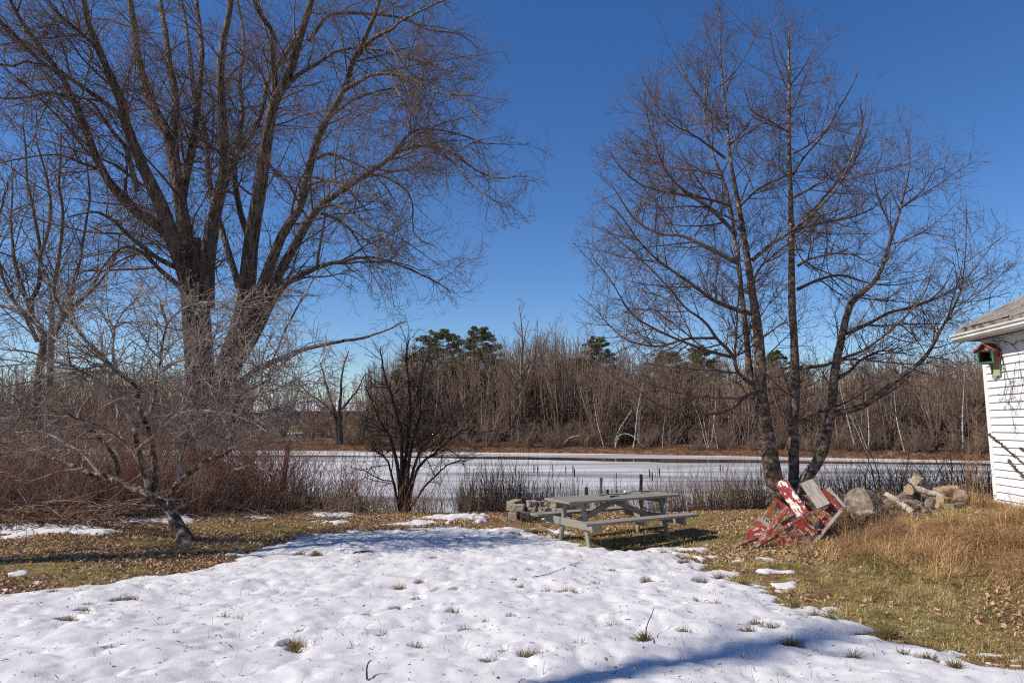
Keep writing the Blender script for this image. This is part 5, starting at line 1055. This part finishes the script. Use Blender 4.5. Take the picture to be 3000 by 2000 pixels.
link('gable_front', mesh_np('gable_front', np.vstack([V, V + [.012, 0, 0]]), [np.array([[0, 1, 2], [5, 4, 3]])], M_soffit, False), bh)
rl = math.hypot(.2, .15); ra = math.atan2(.15, .2)
for s_ in (-1, 1): bb('roof_panel', (-.01, s_ * .10, .145), (.36, rl, .018), M_birdred, (-s_ * ra, 0, 0))
bb('lower_box', (.03, -.08, -.24), (.10, .12, .22), M_palegreen); bb('lower_post', (.10, .02, -.26), (.10, .10, .26), M_soffit)
nest = TB(); q = path(rg.normal(0, .03, (60, 3)) + [0.05, -.12, .16], rg.normal(0, 1, (60, 3)), rg.uniform(.1, .25, 60), 5, rg, .3, 0, 0); nest.add(q, np.full((60, 5), .002), 3)
o = link('nest_straw', nest.mesh('nest_straw', M_straw)); o.matrix_world = bh.matrix_world @ Matrix.Identity(4); o.location = bh.location; o.rotation_euler = bh.rotation_euler; tag(o, 'loose dry straw nest resting on the birdhouse roof', 'nest')
# ------------------------------------------------------------------ vine on the wall
def wallp(px, py, off=.04):       # point on the west wall plane seen at a pixel, pushed off the wall
    for_t = np.linspace(0, 3, 400); X = HX - .12 * for_t; Y = HY - for_t; pxs = 1500 + X / (Y * cp + 0) * F
    best = None; lo, hi = 0., 4.
    for _ in range(40):
        mid = (lo + hi) / 2; Y = HY - mid; p = at(px, py, Y)
        if p[0] > HX - .12 * mid - off: lo = mid
        else: hi = mid
    return at(px, py, HY - (lo + hi) / 2)
vt = TB()
vl = [[(2905, 1000), (2940, 1000), (2965, 1010), (2985, 1040), (2985, 1090), (2980, 1150)], [(2965, 1010), (2985, 1000), (3010, 990)], [(2930, 1020), (2938, 1060), (2950, 1100), (2962, 1130), (2958, 1170), (2965, 1220), (2975, 1265), (2985, 1275)],
      [(2975, 1060), (2970, 1110), (2965, 1150), (2950, 1180), (2940, 1200)], [(2988, 1080), (2995, 1130), (2985, 1180), (2970, 1230), (2968, 1280)], [(2940, 1075), (2945, 1140), (2930, 1175), (2925, 1150)]]
Pv = np.array([catmull([wallp(a, b, .03 + .03 * rg.random()) for a, b in v], 22) for v in vl]); Rv = np.tile(np.linspace(.006, .0025, 22), (len(vl), 1)); vt.add(Pv, Rv, 4)
Q, r = sprout(Pv, Rv, rg, per_m=14, t0=.1, ang=(30, 90), lr=(.06, .3), n=5, wig=.25, trop=(-.05, -.15), rr=.7, rmin=.002, rtip=.0018, ab=1); Q[:, :, 0] = np.minimum(Q[:, :, 0], HX - .12 * (HY - Q[:, :, 1]) - .03); vt.add(Q, r, 3)
Q, r = sprout(Q, r, rg, per_m=16, t0=.1, ang=(30, 90), lr=(.03, .1), n=3, wig=.25, rr=.8, rmin=.0016, rtip=.0016, ab=1); Q[:, :, 0] = np.minimum(Q[:, :, 0], HX - .12 * (HY - Q[:, :, 1]) - .03); vt.add(Q, r, 3)
o = link('climbing_vine', vt.mesh('climbing_vine', M_darktwig, off=Pv[0, 0])); o.location = Pv[0, 0]; tag(o, 'bare twining vine hanging down the white clapboard wall', 'vine')
# dark seed spikes leaning in front of the wall
def spike(name, pts, y0, y1, label, w=.011):
    q = catmull([at(a, b, y0 + (y1 - y0) * i / (len(pts) - 1)) for i, (a, b) in enumerate(pts)], 30); T = empty(name, tuple(q[0]), label, 'seed stalk', 'dark seed stalks by the house')
    t = TB(); t.add(q[None], np.full((1, 30), .0035), 5); link('stem', t.mesh('stem', M_darktwig, off=q[0]), T)
    m = 420; u = rg.random(m) * 28; i = u.astype(int); f = (u - i)[:, None]; p = q[i] * (1 - f) + q[i + 1] * f; d = (q[i + 1] - q[i]); d /= np.linalg.norm(d, axis=1, keepdims=True); v = rg.normal(size=(m, 3)); dd = -d * .9 + v * .5; dd /= np.linalg.norm(dd, axis=1, keepdims=True)
    e = p + dd * w * rg.uniform(1, 2.2, (m, 1)) ; Pp = np.stack([p, (p + e) / 2, e], 1); t = TB(); t.add(Pp, np.tile([.003, .0045, .001], (m, 1)), 4); link('seed_pods', t.mesh('seed_pods', M_stalk_dark, off=q[0]), T)
M_stalk_dark = mat('seed_dark', [(.3, (.05, .03, .018)), (.7, (.16, .10, .055))], 40., .9)
spike('seed_stalk', [(2862, 1246), (2900, 1275), (2945, 1312), (3000, 1358), (3080, 1430), (3200, 1570)], 5.2, 4.4, 'long dark seed spike slanting down right in front of the white wall')
spike('seed_stalk', [(2955, 1347), (2980, 1378), (3010, 1405), (3080, 1470), (3180, 1580)], 5.0, 4.4, 'shorter dark seed spike below the long one in front of the white wall')
spike('seed_stalk', [(2991, 1313), (3020, 1335), (3100, 1420), (3190, 1575)], 4.9, 4.4, 'tip of a dark seed spike at the right frame edge')
# tall tan weeds beside the house corner
def weeds(name, lst, label, grp):
    for (px, pt, pb, y, lab) in lst:
        P0 = at(px, pb, y); P0[2] = min(P0[2], float(Hh(P0[0], y))) - .02; P1 = at(px + rg.normal(0, 6), pt, y); q = catmull([P0, P0 * .6 + P1 * .4 + [rg.normal(0, .03), 0, 0], P1], 22)
        T = empty(name, tuple(P0), lab, 'weed', grp); t = TB(); t.add(q[None], np.linspace(.006, .0025, 22)[None], 5); link('stem', t.mesh('stem', M_stalk, off=P0), T)
        t = TB(); Q, r = sprout(q[None], np.linspace(.006, .0025, 22)[None], rg, per_m=16, t0=.3, ang=(20, 55), lr=(.1, .4), n=5, wig=.1, trop=(.05, .02), rr=.6, rmin=.0018, rtip=.0018, ab=1); t.add(Q, r, 3)
        Q, r = sprout(Q, r, rg, per_m=22, t0=.2, ang=(20, 80), lr=(.02, .09), n=3, wig=.2, rr=1., rk=.02, rmin=.003, rtip=.003, ab=1); t.add(Q, r, 3); link('seed_head', t.mesh('seed_head', M_stalk, off=P0), T)
weeds('tall_weed', [(2838, 1195, 1500, 12.6, 'tallest tan goldenrod stalk just left of the white corner board'), (2862, 1180, 1490, 12.4, 'tan goldenrod stalk touching the white corner board'), (2850, 1230, 1500, 12.2, 'shorter tan stalk between the two tallest by the corner board'), (2826, 1290, 1500, 12.8, 'thin tan stalk left of the goldenrod by the house'),
    (2878, 1320, 1520, 11.6, 'thin brown stalk standing in front of the corner board'), (2888, 1400, 1640, 9.8, 'thin brown stalk rising from the straw below the house corner')], '', 'tall dry stalks by the house corner')
weeds('dry_stalk', [(2400, 1500, 1590, 10.9, 'thin stalk at the right foot of the red boards'), (2575, 1480, 1640, 10.6, 'reddish stalk in the straw below the big grey stump'), (2655, 1560, 1700, 9.6, 'short reddish stalk in the middle of the straw'), (2700, 1390, 1560, 11.6, 'tall thin stalk in front of the log heap'), (2760, 1510, 1620, 10.5, 'thin stalk below the yellow brown logs'), (2925, 1530, 1800, 8.2, 'thin pale stalk at the right edge of the straw'), (2905, 1430, 1600, 10.2, 'brown stalk in front of the bottom of the white wall')], '', 'thin dry stalks in the straw')

# ------------------------------------------------------------------ grass, straw, leaves
def blades(n, xr, yr, hr, wr, m, name, label, lean=.6, keep=None, curl=.3, cat='grass', lift=0., dirb=(0, 0), flow=0.):
    x = rg.uniform(*xr, n); y = rg.uniform(*yr, n); k = inview(x, y)
    x, y = x[k], y[k]
    if keep is not None: k = keep(x, y); x, y = x[k], y[k]
    n = len(x); a = rg.uniform(0, 6.28, n) if not flow else 9. * fbm(x / flow, y / flow, 2, 88) + rg.normal(0, .75, n); h = rg.uniform(*hr, n); w = rg.uniform(*wr, n) / 2
    cl = .6 + .8 * (fbm(x / .35, y / .35, 2, 55) > 0); ln = np.abs(rg.normal(0, lean, n)) ; dx = np.cos(a) * ln + dirb[0]; dy = np.sin(a) * ln + dirb[1]; nrm = np.sqrt(1 + dx * dx + dy * dy); dx /= nrm; dy /= nrm; dz = 1 / nrm
    z = Hh(x, y) + lift * rg.random(n); ux, uy = -np.sin(a), np.cos(a); h = h * cl
    b0 = np.stack([x - ux * w, y - uy * w, z], 1); b1 = np.stack([x + ux * w, y + uy * w, z], 1)
    mx, my, mz = x + dx * h * .55, y + dy * h * .55, z + dz * h * .6
    m0 = np.stack([mx - ux * w * .8, my - uy * w * .8, mz], 1); m1 = np.stack([mx + ux * w * .8, my + uy * w * .8, mz], 1)
    tp = np.stack([mx + (dx + curl * np.cos(a)) * h * .5, my + (dy + curl * np.sin(a)) * h * .5, mz + (dz * .4 - curl * .35) * h * .5], 1)
    V = np.stack([b0, b1, m1, m0, tp], 1).reshape(-1, 3); i = np.arange(n)[:, None] * 5
    me = mesh_np(name, V, [i + np.array([[0, 1, 2, 3]]), i + np.array([[3, 2, 4]])], m, False)
    o = link(name, me); tag(o, label, cat, kind='stuff'); return o
off_snow = lambda x, y: (snow_m(x, y) < .03) & (y < ynear(x) + .6)
leafy = lambda x, y: fbm(x / 1.3, y / 1.0, 3, 66)
blades(150000, (-.5, 8.5), (4.5, 12.5), (.03, .085), (.003, .006), M_grass, 'lawn_grass', 'matted yellow green grass on the bare lawn at right', keep=off_snow, lean=2.2, curl=.5, flow=.35)
blades(125000, (-12.5, 12.5), (7.5, 17.2), (.03, .08), (.004, .008), M_grass, 'lawn_grass', 'short yellow green grass along the far edge of the lawn and at left', keep=lambda x, y: off_snow(x, y) & ((x < 1) | (y > 11)), lean=1.4, curl=.5)
str_d = lambda x, y: (x > 3.6) & (rg.random(len(x)) < np.clip((Hh(x, y) - .05) * 4.2, 0, 1)) & off_snow(x, y) & (x < HX - .12 * (HY - y) + .05) & ((y < 11.35 + .35 * fbm(x / .6, x * 0, 2, 77)) | (x > 8.2))
blades(120000, (3.6, 9.), (7.2, 13.6), (.10, .34), (.003, .007), M_straw, 'dry_straw', 'long tan straw flopped over the bank below the white house', lean=2.0, keep=str_d, curl=.7, dirb=(-.35, -.5), lift=.05, flow=.7)
blades(42000, (3.2, 9.), (6.6, 13.6), (.08, .3), (.003, .007), M_stalk, 'brown_straw', 'brown dead weeds matted into the straw bank', lean=2.2, keep=str_d, curl=.7, dirb=(.2, -.3), lift=.10, flow=.5)
blades(4200, (4., 9.), (7.6, 14), (.4, .85), (.003, .005), M_straw, 'tall_straw', 'long pale straw stems standing out of the dry grass bank', lean=1.5, keep=str_d, curl=.4)
blades(9000, (4.2, 7.4), (10.6, 13.2), (.15, .5), (.003, .006), M_stalk, 'weed_tangle', 'tangle of brown weeds between the red boards and the log heap', lean=1.0, keep=lambda x, y: (x / y > .455) & (x / y < .56), curl=.5)
# grass tufts through the snow
tx_, ty_, tr_ = np.array(tufts).T
wt = rg.choice(len(tufts), 9000, p=tr_ / tr_.sum()); a_ = rg.uniform(0, 6.28, 9000); q_ = rg.random(9000) ** .6
_tx = tx_[wt] + np.cos(a_) * q_ * tr_[wt] * .95; _ty = ty_[wt] + np.sin(a_) * q_ * tr_[wt] * .6
def tuft_mesh(x, y, hr, name, label, lift=0.):
    n = len(x); P = path(np.stack([x, y, Hh(x, y) + lift], 1), np.stack([rg.normal(0, .5, n), rg.normal(0, .5, n), np.ones(n)], 1), rg.uniform(*hr, n), 4, rg, .15, 0, -.25)
    t = TB(); t.add(P, np.tile([.0028, .0024, .0018, .0008], (n, 1)), 3); tag(link(name, t.mesh(name, M_tuft)), label, 'grass', kind='stuff')
tuft_mesh(_tx, _ty, (.05, .15), 'grass_tufts', 'small tufts of dead grass poking through melt holes in the snow')
nn = 1500; xx = rg.uniform(-6, 5, nn); yy = rg.uniform(4.9, 12.5, nn); kk = inview(xx, yy) & (snow_m(xx, yy) > .1) & (fbm(xx / .5, yy / .4, 3, 91) > .12); tuft_mesh(xx[kk], yy[kk], (.10, .19), 'stray_blades', 'single grass blades piercing the snow')
# fallen leaves
def leaves(n, xr, yr, name, label, keep, sz=(.022, .07), lift=.02, m=M_oakleaf):
    x = rg.uniform(*xr, n); y = rg.uniform(*yr, n); k = inview(x, y) & keep(x, y); x, y = x[k], y[k]; n = len(x)
    base = np.array([(-1, 0, 0), (-.5, .38, .18), (.1, .5, .1), (.6, .34, .2), (1, 0, -.05), (.6, -.34, .15), (.1, -.5, .12), (-.5, -.38, .2)]) ; base2 = base * rg.uniform(.7, 1.2, (n, 1, 3)) * [1, 1, 2.2]
    s = rg.uniform(*sz, n)[:, None, None] / 2; a = rg.uniform(0, 6.28, n); tl = rg.normal(0, .55, (n, 2)); ca, sa = np.cos(a), np.sin(a)
    v = base2 * s; X = v[..., 0] * ca[:, None] - v[..., 1] * sa[:, None]; Y = v[..., 0] * sa[:, None] + v[..., 1] * ca[:, None]; Z = v[..., 2] + X * tl[:, :1] + Y * tl[:, 1:]
    V = np.stack([X + x[:, None], Y + y[:, None], Z + (Hh(x, y) + lift * rg.random(n) + .008)[:, None]], -1).reshape(-1, 3); i = np.arange(n)[:, None] * 8
    tag(link(name, mesh_np(name, V, [i + np.array([[0, 1, 2, 3]]), i + np.array([[0, 3, 4, 5]]), i + np.array([[0, 5, 6, 7]])], m, False)), label, 'leaves', kind='stuff')
leaves(95000, (-12.5, 1.), (7.2, 16.), 'fallen_leaves', 'brown curled leaves littering the lawn at left', lambda x, y: off_snow(x, y) & (rg.random(len(x)) < np.clip(.72 + 1.5 * leafy(x, y) - .35 * (9.6 - y).clip(0, 1), .06, 1)))
leaves(26000, (-2, 8.), (10.6, 16.4), 'fallen_leaves', 'brown leaves scattered around the picnic table and fire ring', lambda x, y: off_snow(x, y) & (rg.random(len(x)) < np.clip(.5 + 1.6 * leafy(x, y), .08, 1)))
leaves(15000, (2, 8.), (4.6, 11.), 'fallen_leaves', 'red brown leaves scattered over the grass at right', lambda x, y: off_snow(x, y) & (rg.random(len(x)) < np.clip(.2 + 1.3 * leafy(x, y), .05, 1)))
leaves(5200, (-11, -3.), (13.2, 15.4), 'leaf_heap', 'orange brown dead leaves caught in the brush pile at far left', lambda x, y: (x / y < -.55), lift=.45, m=M_farlitter, sz=(.05, .1))
leaves(120, (-4, 4), (5, 12), 'stray_leaves', 'few dark leaves lying on the snow', lambda x, y: snow_m(x, y) > .3, lift=.0, sz=(.02, .045))
bpy.data.objects['stray_leaves'].location.z = .125
# twigs lying on the snow
def onsnow(px, py, h=.0): g = grd(px, py, .12); return Vector((g[0], g[1], float(snow_z(np.array([g[0]]), np.array([g[1]]))[0]) + .012 + h))
stick('fallen_twig', [onsnow(1035, 1612), onsnow(1060, 1607), onsnow(1085, 1606), onsnow(1091, 1609)], .012, M_darktwig, 'short dark twig lying on the snow below the dark thorny tree')
stick('fallen_twig', [onsnow(1880, 1882), onsnow(1890, 1860, .05), onsnow(1897, 1835, .10), onsnow(1912, 1822, .16), onsnow(1918, 1820, .2)], .006, M_darktwig, 'forked twig sticking up out of the snow at front right')
stick('fallen_twig', [onsnow(1075, 1985), onsnow(1074, 1972, .04), onsnow(1080, 1966, .07), onsnow(1088, 1964, .08)], .008, M_darktwig, 'short bent twig stub in the snow at the bottom of the yard')
stick('fallen_branch', [onsnow(1560, 1692), onsnow(1600, 1685), onsnow(1650, 1668), onsnow(1685, 1654), onsnow(1702, 1650)], .005, M_darktwig, 'long thin fallen branch lying on the snow in front of the picnic table')
gz = lambda a, b, h=.03: Vector((*grd(a, b), float(Hh(*grd(a, b))) + h))
stick('fallen_branch', [gz(885, 1520), gz(930, 1521), gz(980, 1519), gz(1040, 1514), gz(1085, 1518)], .016, M_greyshoot, 'crooked fallen branch on the grass left of the thorny tree')

# ------------------------------------------------------------------ barn beyond the pond
bx, by = (930 - 1500) / F * 150, 150.; bz = EYE + (1245 - 1205) / F * 150 - 2.6
bn = empty('long_barn', (bx, by, bz), 'long low dark barn with a pale snowy roof far beyond the left shore', 'barn')
V = np.array([(-11, -3.5, 0), (11, -3.5, 0), (11, 3.5, 0), (-11, 3.5, 0), (-11, -3.5, 2.6), (11, -3.5, 2.6), (11, 3.5, 2.6), (-11, 3.5, 2.6), (-11, 0, 4.6), (11, 0, 4.6)])
link('wall', mesh_np('wall', V, [np.array([[0, 1, 5, 4], [1, 2, 6, 5], [2, 3, 7, 6], [3, 0, 4, 7]]), np.array([[4, 7, 8], [6, 5, 9]])], M_barnwall, False), bn)
V = np.array([(-11.5, -4, 2.5), (11.5, -4, 2.5), (11.5, 0, 4.75), (-11.5, 0, 4.75), (11.5, 4, 2.5), (-11.5, 4, 2.5)]); V = np.vstack([V, V + [0, 0, .15]])
link('roof', mesh_np('roof', V, [np.array([[6, 7, 8, 9], [9, 8, 10, 11], [3, 2, 1, 0], [5, 4, 2, 3], [0, 1, 7, 6], [4, 5, 11, 10]])], M_metalroof, False), bn)
# snow scraps on the far field
for i, (px, py, y, wd) in enumerate([(905, 1254, 110, 3.2), (865, 1251, 112, 2), (60, 1300, 100, 4)]):
    x = (px - 1500) / F * y; g = TB(); a = np.linspace(0, 6.28, 16, endpoint=False); rr2 = 1 + .25 * rg.normal(size=16); V = np.stack([x + np.cos(a) * wd * rr2, y + np.sin(a) * 2.2 * rr2, a * 0], 1); V[:, 2] = Hh(V[:, 0], V[:, 1]) + .22
    V = np.vstack([[x, y, float(Hh(x, y)) + .35], V]); o = link('snow_scrap', mesh_np('snow_scrap', V, [np.array([[0, 1 + j, 1 + (j + 1) % 16] for j in range(16)])], M_snow)); tag(o, kind='structure')
# trees standing outside the picture whose shade falls on the lawn
rg = np.random.default_rng(91)
def SL(pts, r0, r1): q = catmull(pts, 26); s_ = np.linspace(0, 1, 26); return q, r0 * (1 - s_) + r1
def SLs(pts, r0, r1): return SL([(a, b - .9, c) for a, b, c in pts], r0, r1)
make_tree('side_maple', (-13.2, 9.1, 0), 'maple standing left of the picture whose trunk shades the lawn', 'tree', [SLs([(-13.2, 10., -.2), (-13.1, 10.05, 3), (-12.9, 10.2, 7), (-13.2, 10.4, 12)], .30, .05), SLs([(-13.0, 10.1, 4.2), (-12., 10.0, 6), (-11.2, 9.9, 7.2)], .12, .02), SLs([(-13.1, 10.1, 3), (-13.6, 10.3, 5), (-14.5, 10.6, 8)], .1, .02), SLs([(-13, 10.1, 2.5), (-12.4, 9.7, 3.6), (-11.4, 9.5, 4.3)], .09, .02)],
  [D(per_m=2.5, t0=.3, ang=(30, 60), lr=(.5, 1.4), n=6, wig=.12, trop=(.03, .03), rr=.5, rmin=.006, rtip=.005, ab=1), D(per_m=4, t0=.1, ang=(30, 60), lr=(.2, .7), n=4, wig=.12, rr=.6, rmin=.004, rtip=.004, ab=1)], rg, M_bark, M_twig, thr=.08)
make_tree('yard_maple', (-22., -3.5, 0), 'tall maple standing behind the camera to the left', 'tree', [SL([(-22., -3.5, -.2), (-21.8, -3.2, 6), (-21.2, -2.6, 12), (-21, -2, 19)], .5, .1), SL([(-21.5, -3., 9.), (-18.8, -.9, 13.3), (-17.3, 1.55, 15.8), (-16.9, 1.95, 16.2), (-16.35, 2.4, 16.6), (-15.5, 2.95, 16.9)], .15, .05), SL([(-17.3, 1.55, 15.8), (-17.6, 2.0, 17.2), (-17.9, 2.1, 18.6)], .14, .05), SL([(-21.6, -3.2, 6), (-23.5, -4.5, 11), (-24.5, -5.8, 16)], .3, .05)],
  [D(per_m=3.2, t0=.55, ang=(20, 60), lr=(.8, 2.2), n=6, wig=.14, trop=(.03, .03), rr=.6, rmin=.045, rk=.02, rtip=.02, ab=1), D(per_m=5, t0=.1, ang=(30, 60), lr=(.3, 1.), n=4, wig=.12, rr=.6, rmin=.01, rk=.012, rtip=.008, ab=1)], rg, M_bark, M_twig, thr=.08)

xd = rg.uniform(-7, 5.5, 2600); yd = rg.uniform(4.9, 13, 2600); kd = inview(xd, yd); kd &= snow_m(xd, yd) > .1; xd, yd = xd[kd], yd[kd]; n = len(xd); t = TB()
zd = snow_z(xd, yd) + .004; dd = np.stack([rg.normal(0, 1, n), rg.normal(0, 1, n), rg.normal(0, .15, n)], 1); t.add(path(np.stack([xd, yd, zd], 1), dd / np.linalg.norm(dd, axis=1, keepdims=True), rg.uniform(.008, .05, n), 3, rg, .3, 0, 0), np.tile([.0022, .003, .0015], (n, 1)), 3)
tag(link('snow_debris', t.mesh('snow_debris', M_darktwig)), 'tiny bits of bark and twig specking the snow', 'debris', kind='stuff')
